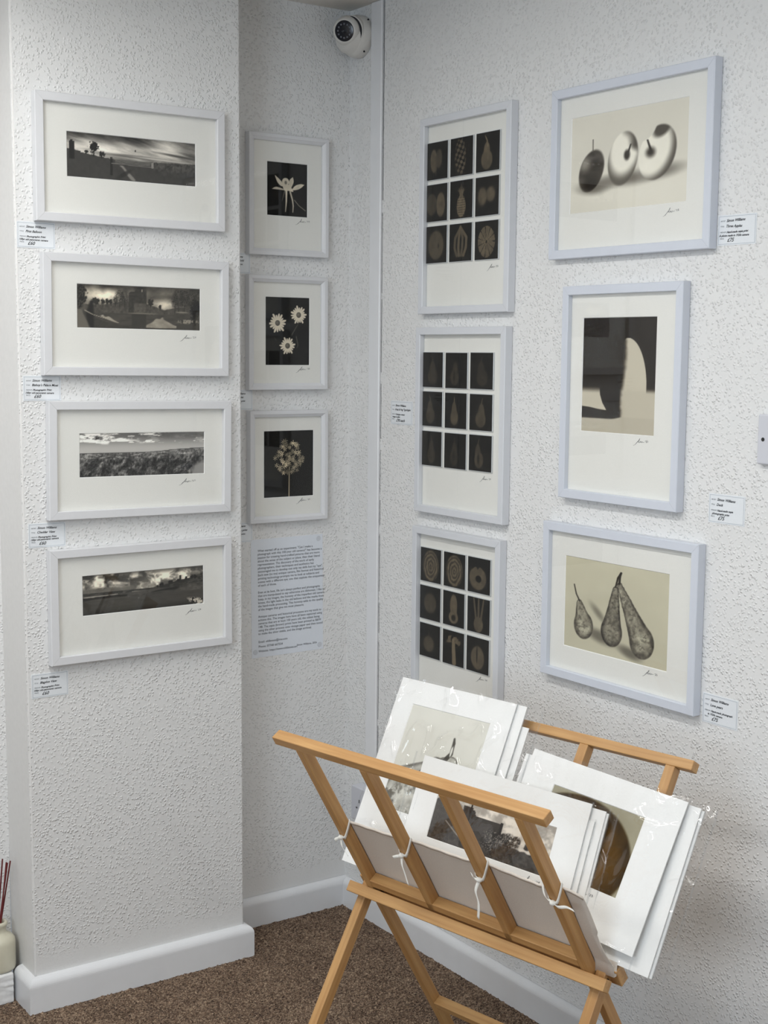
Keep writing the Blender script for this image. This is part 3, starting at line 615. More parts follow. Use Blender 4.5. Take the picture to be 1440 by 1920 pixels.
# cover strip in the corner and flat dark strips drawn for the gap beside it
bm = bmesh.new(); add_box(bm, (-.007, -.143, .073), (0, -.0985, H), .003, 3); struct(link('trim_1', bm_mesh('t', bm), M['gloss']))
vs = []; fs = []; z = .08; rr = random.Random(3)
while z < H - .01:
    L = rr.uniform(.05, .22) if z < 1.7 else rr.uniform(.2, .5); z1 = min(H, z + L); b = len(vs); w = rr.uniform(.0009, .0016) if z < 1.75 else .0019; y = -.1440
    vs += [(-.0004, y, z), (-.0004, y - w, z), (-.0004, y - w, z1), (-.0004, y, z1)]; fs.append((b, b + 1, b + 2, b + 3)); z = z1 + rr.uniform(.004, .03)
struct(link('gap_strip', mesh('gap_strip', vs, fs), M['crack']))

# ------------------------------------------------------------ wall frames
RV = Matrix.Rotation(-math.pi / 2, 4, 'Z')
def wall_matrix(wall, x, z, tilt=0, out=0):
    R = Matrix.Rotation(tilt, 4, 'Y')
    if wall == 'L': return Matrix.Translation((x, -D - out, z)) @ R
    if wall == 'A': return Matrix.Translation((x, -out, z)) @ R
    return Matrix.Translation((-out, x, z)) @ RV @ R
def moulding(w, h, bw, dp, step):
    """four mitred lengths around an opening; local x centred, z from 0"""
    bm = bmesh.new()
    # profile: (inset from outer edge, distance out from wall)
    if step: prof = [(0, .001), (0, dp - .001), (.001, dp), (bw * .55, dp), (bw * .62, dp - .0015), (bw * .80, dp - .0035), (bw, dp - .006), (bw, dp - .009), (bw - .002, .001)]
    else: prof = [(0, .001), (0, dp - .0012), (.0012, dp), (bw - .0012, dp), (bw, dp - .0012), (bw, dp - .010), (bw - .003, .001)]
    cs = [(-w / 2, 0), (w / 2, 0), (w / 2, h), (-w / 2, h)]; ins = [(1, 1), (-1, 1), (-1, -1), (1, -1)]; n = len(prof); g = .00016
    for s in range(4):
        a, b = s, (s + 1) % 4; dx = np.sign(cs[b][0] - cs[a][0]); dz = np.sign(cs[b][1] - cs[a][1])
        ring = []
        for k, (c, sg) in enumerate(((a, 1), (b, -1))):
            r = [bm.verts.new((cs[c][0] + ins[c][0] * i + dx * g * sg, -o, cs[c][1] + ins[c][1] * i + dz * g * sg)) for i, o in prof]; ring.append(r)
        for k in range(n):
            bm.faces.new((ring[0][k], ring[0][(k + 1) % n], ring[1][(k + 1) % n], ring[1][k]))
        bm.faces.new(ring[0]); bm.faces.new(ring[1][::-1])
    return bm_mesh('moulding', bm)
def mat_board(w, h, win, y0, th, parent, mat, x=0, z=0):
    """board with a bevelled window; front at y0, window rect (x0,x1,z0,z1)"""
    bm = bmesh.new(); X0, X1, Z0, Z1 = x - w / 2, x + w / 2, z, z + h
    V = bm.verts.new
    fo = [V((a, y0, b)) for a, b in ((X0, Z0), (X1, Z0), (X1, Z1), (X0, Z1))]; bo = [V((a, y0 + th, b)) for a, b in ((X0, Z0), (X1, Z0), (X1, Z1), (X0, Z1))]
    if win:
        x0, x1, z0, z1 = win; e = .0011
        fi = [V((a, y0, b)) for a, b in ((x0 - e, z0 - e), (x1 + e, z0 - e), (x1 + e, z1 + e), (x0 - e, z1 + e))]; bi = [V((a, y0 + .0014, b)) for a, b in ((x0, z0), (x1, z0), (x1, z1), (x0, z1))]
        for i in range(4):
            j = (i + 1) % 4; bm.faces.new((fo[i], fo[j], fi[j], fi[i])); bm.faces.new((fi[i], fi[j], bi[j], bi[i])).material_index = 1
            bm.faces.new((fo[i], bo[i], bo[j], fo[j]))
        bm.faces.new(bi); bm.faces.new(bo[::-1])
    else:
        bm.faces.new(fo); bm.faces.new(bo[::-1])
        for i in range(4): j = (i + 1) % 4; bm.faces.new((fo[i], bo[i], bo[j], fo[j]))
    me = bm_mesh('mount_board', bm); me.materials.append(mat); me.materials.append(M['core'])
    return link('mount_board', me, None, parent)
def pane(name, x0, x1, z0, z1, y, mat, parent, nx=1, nz=1, wob=0, seed=0, cr=0):
    if nx == 1: return link(name, mesh(name, [(x0, y, z0), (x1, y, z0), (x1, y, z1), (x0, y, z1)], [(0, 1, 2, 3)]), mat, parent)
    X, Z = np.meshgrid(np.linspace(x0, x1, nx), np.linspace(z0, z1, nz))
    N = fbm((X - x0) * 14 + seed * 3, (Z - z0) * 14, 40 + seed, 3) - .5 + .5 * (fbm((X - x0) * 60 + seed, (Z - z0) * 22, 50 + seed, 2) - .5)
    if cr:      # sharp creases in the film, gathered in patches
        a_, b_ = X - x0, Z - z0; rg = 1 - np.abs(2 * fbm(a_ * 22 + seed, b_ * 15 + 3, 60 + seed, 2) - 1) * 3.2; rg2 = 1 - np.abs(2 * fbm(a_ * 13 + b_ * 9, b_ * 30 - a_ * 12, 64 + seed, 2) - 1) * 3.2
        N = N + cr * (np.clip(rg, 0, 1) ** 2 * ss(.46, .62, fbm(a_ * 7, b_ * 7, 70 + seed, 2)) + np.clip(rg2, 0, 1) ** 2 * ss(.50, .64, fbm(a_ * 8, b_ * 8, 77 + seed, 2)))
    v = np.stack([X, y - wob * N, Z], -1).reshape(-1, 3); i = np.arange(nx * nz).reshape(nz, nx)
    return link(name, mesh(name, v.tolist(), np.stack([i[:-1, :-1], i[:-1, 1:], i[1:, 1:], i[1:, :-1]], -1).reshape(-1, 4).tolist(), True), mat, parent)

def frame(wall, x0, x1, z0, z1, label, group, bw=.018, dp=.020, mat='frame_w', pic=None, fn=None, sig=None, tilt=0, step=False, plates=None, res=.0013, warm=None):
    """x0..x1 along the wall (left to right as hung); z0..z1 height"""
    w = abs(x1 - x0); h = z1 - z0; xc = (x0 + x1) / 2; sgn = -1 if wall == 'R' else 1
    e = empty('picture_frame', mat=wall_matrix(wall, xc, z0, tilt)); tagit(e, label, 'picture', group)
    link('moulding', moulding(w, h, bw, dp, step), M[mat], e)
    L = lambda x: (x - xc) * sgn; Zl = lambda z: z - z0
    if pic:
        a, b = L(pic[0]), L(pic[1]); c, d = Zl(pic[2]), Zl(pic[3])
        mat_board(w - 2 * bw + .004, h - 2 * bw + .004, (a, b, c, d), -.0085, .0065, e, M['matb'], 0, bw - .002)
        photo('photograph', a, b, c, d, -.0072, fn, e, res)
    if plates:
        a, b, c, d, kinds, gp = plates; a, b, c, d = L(a), L(b), Zl(c), Zl(d)
        mat_board(w - 2 * bw + .004, h - 2 * bw + .004, None, -.006, .004, e, M['matb'], 0, bw - .002)
        pw = (b - a - 2 * gp) / 3; ph = (d - c - 2 * gp) / 3
        for r in range(3):
            for q in range(3):
                px = a + q * (pw + gp) + rng.uniform(-.0006, .0006); pz = d - (r + 1) * ph - r * gp + rng.uniform(-.0006, .0006)
                bm = bmesh.new(); add_box(bm, (px, -.0095, pz), (px + pw, -.006, pz + ph), .0005, 1)
                g = link('glass_plate', bm_mesh('glass_plate', bm), M['plate'], e)
                photo('plate_image', px + .0012, px + pw - .0012, pz + .0012, pz + ph - .0012, -.00965, (lambda k: lambda X, Y, A: plate_img(k, X, Y, A))(kinds[r * 3 + q]), g, .0016)
    if sig: signature(e, L(sig[0]), Zl(sig[1]), .95, y=-.0088 if pic else -.0064)
    pane('glass', -w / 2 + bw - .001, w / 2 - bw + .001, bw - .001, h - bw + .001, -dp + .0065, M['glass'], e)
    return e

GL = 'white-framed landscape photographs on the chimney breast'
frame('L', -.846, -.422, 1.655, 1.909, 'top white frame on the chimney breast, dark gorge with suspension bridge under streaky sky', GL, pic=(-.7755, -.4875, 1.748, 1.8367), fn=pano_bridge)
frame('L', -.836, -.4145, 1.345, 1.5925, 'white frame second from top on the chimney breast, ruined castle tower beside still water', GL, pic=(-.7595, -.4795, 1.4435, 1.532), fn=pano_castle, sig=(-.524, 1.425), tilt=.007)
frame('L', -.830, -.410, 1.047, 1.292, 'white frame third from top on the chimney breast, wide bright view over wooded hills', GL, pic=(-.7593, -.4714, 1.1335, 1.2242), fn=pano_hills, sig=(-.528, 1.115), tilt=.010)
frame('L', -.8305, -.4075, .745, .9875, 'lowest white frame on the chimney breast, dramatic clouds over fields and a hilltop tower', GL, pic=(-.7555, -.4732, .8426, .9267), fn=pano_clouds, sig=(-.515, .826), tilt=-.004)
GA = 'small white-framed flower photographs in the alcove'
frame('A', -.286, -.070, 1.622, 1.899, 'small frame at the top of the alcove, pale spurred columbine flower on black', GA, bw=.0155, step=True, pic=(-.2317, -.1235, 1.715, 1.8368), fn=fl_columbine, sig=(-.152, 1.702), res=.0011)
frame('A', -.287, -.071, 1.309, 1.5755, 'small middle frame in the alcove, three white daisies on black', GA, bw=.0155, step=True, pic=(-.2358, -.1165, 1.3673, 1.526), fn=fl_daisies, sig=(-.150, 1.355), res=.0011)
frame('A', -.284, -.069, .994, 1.260, 'small lowest frame in the alcove, round allium seed head on black', GA, bw=.0155, step=True, pic=(-.2403, -.1043, 1.0528, 1.2108), fn=fl_allium, sig=(-.148, 1.040), res=.0011)
GB = 'tall white frames of nine small glass plates'
frame('R', -.3155, -.632, 1.485, 1.912, 'top tall frame of nine dark glass plates with a pineapple in the centre', GB, mat='frame_g', bw=.0165, plates=(-.3265, -.5860, 1.5955, 1.8600, ['carrots', 'cone', 'tailpear', 'halves', 'pineapple', 'plums', 'round', 'bananas', 'citrus'], .0085), sig=(-.548, 1.578))
frame('R', -.3090, -.627, 1.040, 1.4555, 'middle tall frame of nine dark glass plates, each showing a pear', GB, mat='frame_g', bw=.0165, plates=(-.3200, -.5765, 1.1455, 1.4013, ['pear0', 'pear1', 'pear2', 'pear3', 'pear4', 'pear5', 'pear6', 'pear7', 'pear8'], .0085), sig=(-.536, 1.129))
frame('R', -.3045, -.6215, .590, 1.0055, 'lowest tall frame of nine dark glass plates of vegetables, half hidden behind the mounted prints', GB, mat='frame_g', bw=.0165, plates=(-.3240, -.5805, .7050, .9595, ['sprout', 'cabbage', 'pepper', 'beet', 'butternut', 'leek', 'onion', 'mushroom', 'garlic'], .0085), sig=(-.536, .690))
GC = 'cool white frames of sepia fruit prints on the right wall'
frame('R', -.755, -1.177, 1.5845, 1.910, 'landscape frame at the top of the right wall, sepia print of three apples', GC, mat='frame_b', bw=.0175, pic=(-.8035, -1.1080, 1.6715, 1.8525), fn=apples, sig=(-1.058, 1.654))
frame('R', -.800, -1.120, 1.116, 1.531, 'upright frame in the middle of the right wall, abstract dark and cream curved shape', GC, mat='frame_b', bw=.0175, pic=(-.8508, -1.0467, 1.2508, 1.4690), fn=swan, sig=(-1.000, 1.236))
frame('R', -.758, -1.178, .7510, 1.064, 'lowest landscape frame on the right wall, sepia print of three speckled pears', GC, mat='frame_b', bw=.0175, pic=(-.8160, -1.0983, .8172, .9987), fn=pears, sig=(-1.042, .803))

# ------------------------------------------------------------ price cards
def price_card(wall, x, z, w, h, title, medium, price, label, tilt=0, med_x=(.012, .006), gr='handwritten price cards beside the frames'):
    """x = left edge, z = bottom edge"""
    s = -1 if wall == 'R' else 1
    e = empty('price_card', mat=wall_matrix(wall, x + s * w / 2, z, tilt, 0)); tagit(e, label, 'price card', gr)
    bm = bmesh.new(); add_box(bm, (-w / 2, -.0008, 0), (w / 2, 0, h)); link('card', bm_mesh('card', bm), M['card'], e)
    b = .0022; t = .00045; vs = []; fs = []
    for (a0, a1, c0, c1) in ((-w / 2 + b, w / 2 - b, b, b + t), (-w / 2 + b, w / 2 - b, h - b - t, h - b), (-w / 2 + b, -w / 2 + b + t, b, h - b), (w / 2 - b - t, w / 2 - b, b, h - b)):
        k = len(vs); vs += [(a0, -.0011, c0), (a1, -.0011, c0), (a1, -.0011, c1), (a0, -.0011, c1)]; fs.append((k, k + 1, k + 2, k + 3))
    link('border', mesh('border', vs, fs), M['border'], e)
    L = -w / 2 + .006; k = h / .052
    text_mesh('printed_words', [('ARTIST', L, .0405 * k, .0034, 0), ('TITLE', L, .0315 * k, .0034, 0), ('MEDIUM', L, .0215 * k, .0034, 0), ('PRICE', L, .0105 * k, .0034, 0)], M['print_ink'], e, y=-.0012)
    j = lambda: random.uniform(-.02, .02)
    li = [('Simon Williams', L + .013, .0400 * k, .0066, j()), (title, L + .012, .0308 * k, .0066, j())]
    for i, m in enumerate(medium): li.append((m, L + (.014 if i == 0 else -.002), (.0208 - i * .0055) * k, .0052, j()))
    li.append((price, L + .016, .0062 * k, .0095, j()))
    text_mesh('handwriting', li, M['ink'], e, font_shear=.35, bold=.00012, y=-.0012)
    return e
PM = ['Photographic Print', '100yr old panoramic camera']
price_card('L', -.881, 1.601, .080, .052, 'First Balloon', PM, '£60', 'price card First Balloon, below the left corner of the top landscape frame')
price_card('L', -.874, 1.2945, .080, .051, "Bishop's Palace Moat", PM, '£60', "price card Bishop's Palace Moat, below the castle picture")
price_card('L', -.869, .9928, .080, .0505, 'Cheddar View', PM, '£60', 'price card Cheddar View, below the wooded hills picture')
price_card('L', -.8685, .6767, .080, .0513, 'Blagdon View', PM, '£60', 'price card Blagdon View, lowest card on the chimney breast')
price_card('R', -1.179, 1.5888, .0855, .052, 'Three Apples', ['Hand-made sepia print', '& photo made in 1920s camera'], '£75', 'price card Three Apples, right of the apples frame', tilt=.01)
price_card('R', -1.1811, 1.1045, .0825, .052, 'Duck', ['Hand-made sepia', '   photographic print'], '£75', 'price card right of the abstract curved print')
price_card('R', -1.1835, .7415, .082, .054, 'Love pears', ['Hand-made photograph', '      in 1920s camera'], '£75', 'price card Love pears, right of the three pears frame')
price_card('R', -.1873, 1.2322, .0865, .055, 'Fruit & Veg Typologies', ['Calotype contact', '  image on glass'], '£90 each', 'price card on the wall left of the middle frame of glass plates')
GT = 'handwritten price cards beside the frames'
price_card('A', -.3535, 1.5775, .080, .047, 'Columbine Gold', ['Photographic print', ' 1 of 10, in old frame'], '£50', 'price card half hidden by the chimney breast, under the columbine frame')
price_card('A', -.3475, 1.2620, .080, .047, 'Three Daisies', ['Photographic print', ' 1 of 10, in old frame'], '£50', 'price card half hidden by the chimney breast, under the daisies frame')
price_card('A', -.3480, .9490, .080, .047, 'Allium sepia print', ['Photographic print', ' 1 of 10, in old frame'], '£50', 'price card half hidden by the chimney breast, under the allium frame')

# ------------------------------------------------------------ printed statement in the alcove
e = empty('information_sheet', mat=wall_matrix('A', -.1695, .667, -.01, 0)); tagit(e, 'white printed artist statement sheet taped below the allium frame', 'information sheet')
w, h = .201, .287
link('sheet', mesh('sheet', [(-w / 2, 0, 0), (w / 2, 0, 0), (w / 2, 0, h), (-w / 2, 0, h), (-w / 2, -.0007, 0), (w / 2, -.0007, 0), (w / 2, -.0007, h), (-w / 2, -.0007, h)], [(4, 5, 6, 7), (3, 2, 1, 0), (0, 1, 5, 4), (1, 2, 6, 5), (2, 3, 7, 6), (3, 0, 4, 7)]), M['paper'], e)
S = ['What started off as an experiment; "Can I make a', 'photograph with this 100-year old camera?" has become a', 'passion for creating hand-crafted pictures that are more', 'about the sense of the subject or place, then their literal',
     'representation. The discovery of the work of early', 'photographers, their techniques and aesthetics has', 'encouraged me to develop not only my skills but my "eye".', 'Each new (to me) antique camera, film format and historical', 'printing technology prompts me to look at subjects and', 'scenes with a different eye; one that exploits the uniqueness', 'of each of those.', '',
     "Even at its best, life isn't always perfect and photographs", 'that are manipulated to say otherwise are dishonest. I like to', 'keep, in my images, the honesty of the imperfect old camera', 'lenses, the light leaks in the old bellows and the marks from', 'the hand-made processing. This honesty adds to the quality', 'of the images that give me most pleasure.', '',
     'Antique cameras and historical processes are my tools to', 'achieve this. The images here have all been captured using', 'cameras that are at least 100 years old, the oldest being', '148. The sepia (brown) prints have been printed as B&W', 'using the silver process onto vintage paper and then toned', 'to make the silver stable, and the image archival.', '',
     'Email: oldlenses@me.com', 'Phone: 07768 667554', 'Website: https://www.oldlenses.art']
li = []
for i, s in enumerate(S):
    z = h - .030 - i * .0084 - (.003 * (i - 25) if i > 25 else 0)
    if s: li.append((s, -w / 2 + .018, z, .0078, 0, 'LEFT', .98))
li.append(('Simon Williams, 2026', w / 2 - .018, .016, .0066, 0, 'RIGHT'))
text_mesh('printed_text', li, M['print_ink'], e, bold=.00004, y=-.0011)
for a, c in ((w / 2 - .012, h - .010), (w / 2 - .010, .012), (-w / 2 + .010, .014)):
    bm = bmesh.new(); add_cyl(bm, (a, -.0007, c), (0, -1, 0), .0065, .006, .0006, 20); link('adhesive_dot', bm_mesh('d', bm), M['tack'], e)

# ------------------------------------------------------------ security camera
cc = Vector((0, -.051, 2.137)); e = empty('security_camera', cc); tagit(e, 'white dome security camera high in the corner beside the cover strip', 'security camera')
def X_axis(): return Matrix.Rotation(-math.pi / 2, 4, 'Y')
lathe('base_ring', [(0, 0), (.047, 0), (.0485, .003), (.0485, .020), (.0465, .026), (.044, .030), (.0435, .0305), (.0430, .031), (.0405, .045), (.034, .053), (.030, .054), (0, .054)], M['plastic'], e, X_axis())
look = (Vector((-.80, -.56, -.22))).normalized(); q = Vector((0, 0, 1)).rotation_difference(look).to_matrix().to_4x4()
bc = Matrix.Translation((-.046, -.010, .0075)) @ q
rt = (bc.to_3x3().inverted() @ Vector((.82, -.57, -.05))); th0 = math.atan2(rt.y, rt.x)
def crescent(name, fr, mat, n=30, span=1.35):
    vs = []; fs = []
    for i in range(n + 1):
        a = -span + 2 * span * i / n; k = math.cos(a / span * math.pi / 2) ** .6 if abs(a) < span else 0
        P = fr(k); m_ = len(P)
        for r_, z_ in P: vs.append(bc @ Vector((r_ * math.cos(th0 + a), r_ * math.sin(th0 + a), z_)))
    for i in range(n):
        for j in range(m_ - 1): fs.append((i * m_ + j, i * m_ + j + 1, (i + 1) * m_ + j + 1, (i + 1) * m_ + j))
    return link(name, mesh(name, vs, fs, True), mat, e)
crescent('socket_gap', lambda k: [(.0318, .0095), (.0335 + .0055 * k, .0100)], M['hole'])
crescent('socket_hood', lambda k: [(.0335 + .0055 * k, .0098), (.0345 + .0058 * k, .0112), (.0350 + .0065 * k, .0095), (.0350 + .0065 * k, -.004), (.034, -.02)], M['plastic'])
lathe('eyeball', [(0, -.033), (.016, -.029), (.028, -.018), (.0338, -.004), (.0340, .005), (.0322, .0135), (.0292, .0205), (.0262, .0245), (.0240, .0250), (.0235, .0228), (0, .0226)], M['plastic'], e, bc)
lathe('lens_window', [(0, .0238), (.0215, .0236), (.0234, .0230), (.0235, .0224)], M['lens'], e, bc)
for k in range(12):
    a = k * math.pi / 6; bm = bmesh.new(); p = bc @ Vector((.0155 * math.cos(a), .0155 * math.sin(a), .0237))
    bmesh.ops.create_uvsphere(bm, u_segments=10, v_segments=6, radius=.0024, matrix=Matrix.Translation(p)); link('infrared_led', bm_mesh('l', bm, True), M['led'], e)
lathe('lens_barrel', [(.0062, .0236), (.0062, .0252), (.0045, .0256), (.004, .0248), (0, .0246)], M['lens'], e, bc)
for a, b in ((-.046, .030), (-.030, -.038)):
    bm = bmesh.new(); add_cyl(bm, (-.014, a, b), (0, a, b), .0022, .0022, .0022, 12); link('fixing_hole', bm_mesh('s', bm), M['hole'], e)

# ------------------------------------------------------------ switch and socket on the right wall
e = empty('light_switch', mat=wall_matrix('R', -1.3365, 1.2165)); tagit(e, 'white wall switch box cut by the right edge of the picture', 'light switch')
box('switch_plate', (-.0425, -.012, 0), (.0425, -.0005, .085), M['switch'], e, .003, 3)
box('rocker', (-.008, -.0155, .028), (.008, -.011, .057), M['switch'], e, .0015, 2)
for sx in (-.030, .030):
    bm = bmesh.new(); add_cyl(bm, (sx, -.0119, .0425), (0, -1, 0), .0034, .0034, .0006, 16); link('screw', bm_mesh('s', bm), M['steel'], e)
e = empty('power_socket', mat=wall_matrix('R', -.1515, .2500)); tagit(e, 'white double power socket low on the right wall behind the print rack', 'power socket')
box('socket_box', (-.073, -.034, 0), (.073, -.0005, .086), M['switch'], e, .003, 3)
for cx in (-.036, .036):
    for dx, dz, a, b in ((0, .052, .004, .0075), (-.011, .034, .0065, .0035), (.011, .034, .0065, .0035)):
        box('pin_slot', (cx + dx - a / 2, -.0346, dz - b / 2), (cx + dx + a / 2, -.0335, dz + b / 2), M['hole'], e)
box('rocker', (-.004, -.038, .062), (.006, -.033, .076), M['switch'], e, .001)

# ------------------------------------------------------------ plinth and reed diffuser at the far left
bm = bmesh.new(); add_box(bm, (-1.42, -.078, 0), (-.8975, -.002, .066), .003, 2)
bmesh.ops.subdivide_edges(bm, edges=[x for x in bm.edges if x.calc_length() > .05], cuts=30, use_grid_fill=True)
for v in bm.verts: v.co += Vector((0, 1, 1)) * (vnoise(np.array([v.co.x * 140 + 500]), np.array([v.co.z * 140 + v.co.y * 90 + 400]), 8)[0] - .5) * .0030
for v in bm.verts: v.co.z = max(v.co.z, 0)
bl = link('painted_plinth', bm_mesh('painted_plinth', bm), M['brick']); tagit(bl, 'low rough white painted block in the left recess under the diffuser', 'plinth')
dc = Vector((-.9165, -.040, .0668)); e = empty('reed_diffuser', dc); tagit(e, 'cream stoneware bottle with dark red reeds on the white block', 'reed diffuser')
lathe('bottle', [(0, 0), (.030, 0), (.0345, .003), (.0355, .008), (.0355, .060), (.034, .068), (.027, .076), (.0185, .081), (.0165, .085), (.0165, .095), (.0195, .099), (.0195, .103), (.0175, .106), (.0135, .106), (.0125, .100), (.0125, .03), (0, .03)], M['stone'], e)
for k, (bx, by, tx, ty, tz) in enumerate(((-.006, .004, .0165, .012, .238), (-.004, -.004, .022, .004, .232), (-.008, 0, .0245, .004, .230), (-.006, .002, .033, .010, .231), (.004, .004, -.03, .01, .22))):
    bm = bmesh.new(); a = Vector((bx, by, .032)); b = Vector((tx, ty, tz)); add_cyl(bm, a, b - a, .0017, .0017, (b - a).length, 8); link('reed', bm_mesh('r', bm), M['reed'], e)

# ------------------------------------------------------------ print rack
K = dict(x0=-.4391, y0=-1.0894, zc=.416, ang=.1876, al=.546, be=.5377)
Wv = Vector((math.cos(K['ang']), math.sin(K['ang']), 0)); Uv = Vector((-math.sin(K['ang']), math.cos(K['ang']), 0)); Zv = Vector((0, 0, 1))
O = Vector((K['x0'], K['y0'], 0))
def uwz(u, w, z): return O + Uv * u + Wv * w + Zv * z
ASM = {'B': (Wv * -math.sin(K['al']) + Zv * math.cos(K['al']), Wv * -math.cos(K['al']) - Zv * math.sin(K['al'])),
       'A': (Wv * math.sin(K['be']) + Zv * math.cos(K['be']), Wv * -math.cos(K['be']) + Zv * math.sin(K['be']))}
CR = uwz(0, 0, K['zc'])
def ap(a, s, n, u): d, m = ASM[a]; return CR + d * s + m * n + Uv * u
rack = empty('print_rack', O); tagit(rack, 'folding beech print rack with crossed legs and canvas sling standing in the corner', 'print rack')
def bar(name, asm, s0, s1, n0, n1, u0, u1, bevel=.0014):
    """box in an assembly's frame; local X runs along the longest side so the grain does too"""
    d, m = ASM[asm]; dims = [(abs(s1 - s0), d), (abs(n1 - n0), m), (abs(u1 - u0), Uv)]; dims.sort(key=lambda t: -t[0])
    X = dims[0][1]; Y = dims[1][1]; Z = X.cross(Y); c = ap(asm, (s0 + s1) / 2, (n0 + n1) / 2, (u0 + u1) / 2)
    R = Matrix((X, Y, Z)).transposed().to_4x4(); a, b, g = [t[0] / 2 for t in dims]
    bm = bmesh.new(); add_box(bm, (-a, -b, -g), (a, b, g), bevel, 2); o = link(name, bm_mesh(name, bm), M['wood'])
    o.parent = rack; o.matrix_basis = Matrix.Translation(-O) @ Matrix.Translation(c) @ R
    return o
hh = .0103; ST = .3785; SA = .3747
sB = -K['zc'] / math.cos(K['al']) + .007; sA = -K['zc'] / math.cos(K['be']) + .007
bar('top_rail', 'B', ST - .0172, ST, -hh, hh, -.2981, .2987)
bar('top_rail', 'A', SA - .0172, SA, -hh, hh, -.3032, .2987)
for u in (.2384, -.2441): bar('leg', 'B', sB, ST - .0172, -hh, hh, u - .0080, u + .0080)
for u in (.0830, -.0925): bar('upright', 'B', .0271, ST - .0172, -hh, hh, u - .0080, u + .0080)
for u in (.2634, -.2634): bar('leg', 'A', sA, SA - .0172, -hh, hh, u - .0092, u + .0092)
for u in (.0880, -.0880): bar('upright', 'A', .0271, SA - .0172, -hh, hh, u - .0092, u + .0092)
bar('bottom_rail', 'B', .0270, .0440, -hh, hh, -.2361, .2304)
bar('bottom_rail', 'A', .0270, .0440, -hh, hh, -.2542, .2542)
bar('stop_rail', 'A', -.0185, .0015, .0104, .0285, -.2886, .2886)
bar('stop_rail', 'B', -.0190, .0150, -.0295, -.0104, -.2890, .2886)
bar('stretcher', 'B', -.3150, -.2980, -hh, hh, -.2361, .2304)
bar('stretcher', 'A', -.3850, -.3680, -hh, hh, -.2542, .2542)
for sgn in (1, -1):
    bm = bmesh.new(); add_cyl(bm, ap('A', 0, 0, sgn * .2740) - O, Uv * -sgn, .004, .004, .048, 16)
    o = link('pivot_bolt', bm_mesh('pivot_bolt', bm), M['steel'], rack)
# canvas sling: hangs from the front uprights, runs through the V and up the back
def sling():
    nu = 60; nB, nA = -hh - .0020, hh + .0006; HEM = [(.246, .176), (.229, .174), (.127, .176), (.072, .183), (-.038, .181), (-.099, .189), (-.197, .181), (-.252, .194), (-.276, .181)]
    prof = [('B', f, nB) for f in np.linspace(1, .03, 18)] + [('M', 0, 0), ('M', 1, 0)] + [('A', s_, nA) for s_ in np.linspace(.026, .060, 4)]
    vs = []; n = len(prof)
    for i in range(nu):
        t = i / (nu - 1); u = .2440 - t * (.2440 + .2760); hem = float(np.interp(-u, [-a for a, _ in HEM], [b for _, b in HEM])); sag = 0
        ties = [.2384, .0830, -.0925, -.2441]
        for p, q in zip(ties[:-1], ties[1:]):
            if q <= u <= p: sag = math.sin(math.pi * (p - u) / (p - q))
        over = max(0, (-.2441 - u) / .032)
        for k, (a, f, nn) in enumerate(prof):
            if a == 'B':
                s_ = .022 + (hem - .022) * f; bel = -.0035 * sag * math.sin(math.pi * f) + over * .004 * math.sin(f * 5)
                p3 = ap('B', s_, nn + bel + (.0004 * math.sin(u * 160 + f * 9)), u - over * .012 * (1 - f) - (.004 * over if f > .5 else 0))
            elif a == 'M': p3 = uwz(u - over * .012, (-.003, .003)[int(f)], K['zc'] + .012)
            else: p3 = ap('A', f, nn, u - over * .012)
            vs.append(p3 - O)
    fs = [(i * n + k, i * n + k + 1, (i + 1) * n + k + 1, (i + 1) * n + k) for i in range(nu - 1) for k in range(n - 1)]
    o = link('canvas_sling', mesh('canvas_sling', vs, fs, True), M['canvas'], rack)
    md = o.modifiers.new('thick', 'SOLIDIFY'); md.thickness = .0012; md.offset = 0
    hv = [vs[i * n] + (ASM['B'][1] * .0014) for i in range(nu)] + [vs[i * n] - ASM['B'][0] * .006 + (ASM['B'][1] * .0014) for i in range(nu)]
    h_ = link('hem', mesh('hem', hv, [(i, i + 1, nu + i + 1, nu + i) for i in range(nu - 1)], True), M['canvas'], o)
    md = h_.modifiers.new('thick', 'SOLIDIFY'); md.thickness = .0010; md.offset = 0
    return o
sling()
def ribbon_strip(bm, pts, wid, width):
    P = smooth_path([tuple(p) for p in pts], 5); rows = []
    for i, p in enumerate(P):
        p = Vector(p); w_ = wid if not callable(wid) else wid(i / len(P)); rows.append((bm.verts.new(p - w_ * width / 2), bm.verts.new(p + w_ * width / 2)))
    for a, b in zip(rows[:-1], rows[1:]): bm.faces.new((a[0], a[1], b[1], b[0]))
def tie(u, s, tails, side=1):
    bm = bmesh.new(); d, m = ASM['B']; w2, h2 = .0096, hh + .0014
    P = lambda ss_, nn, uu: ap('B', ss_, nn, uu) - O
    loop = [P(s + .022, -h2, u - w2), P(s + .012, 0, u - w2), P(s + .002, h2, u - w2 * .8), P(s, h2 + .001, u), P(s + .004, h2, u + w2 * .8), P(s + .014, 0, u + w2), P(s + .022, -h2, u + w2)]
    ribbon_strip(bm, loop, d, .0072)
    k = P(s, h2 + .002, u + side * .003)
    bmesh.ops.create_uvsphere(bm, u_segments=10, v_segments=8, radius=.0055, matrix=Matrix.Translation(k) @ Matrix.Diagonal((1, 1, .8, 1)))
    for pts in tails: ribbon_strip(bm, [k] + [k + Uv * a + m * b - Zv * c for a, b, c in pts], (Uv * .8 + Zv * .6).normalized(), .0060)
    o = link('tie_tape', bm_mesh('tie_tape', bm, True), M['ribbon'], rack); md = o.modifiers.new('t', 'SOLIDIFY'); md.thickness = .0006
tie(.2384, .155, [[(.008, .004, .002), (.012, .004, .006)], [(-.006, .004, .012), (-.018, .002, .026)]], 1)
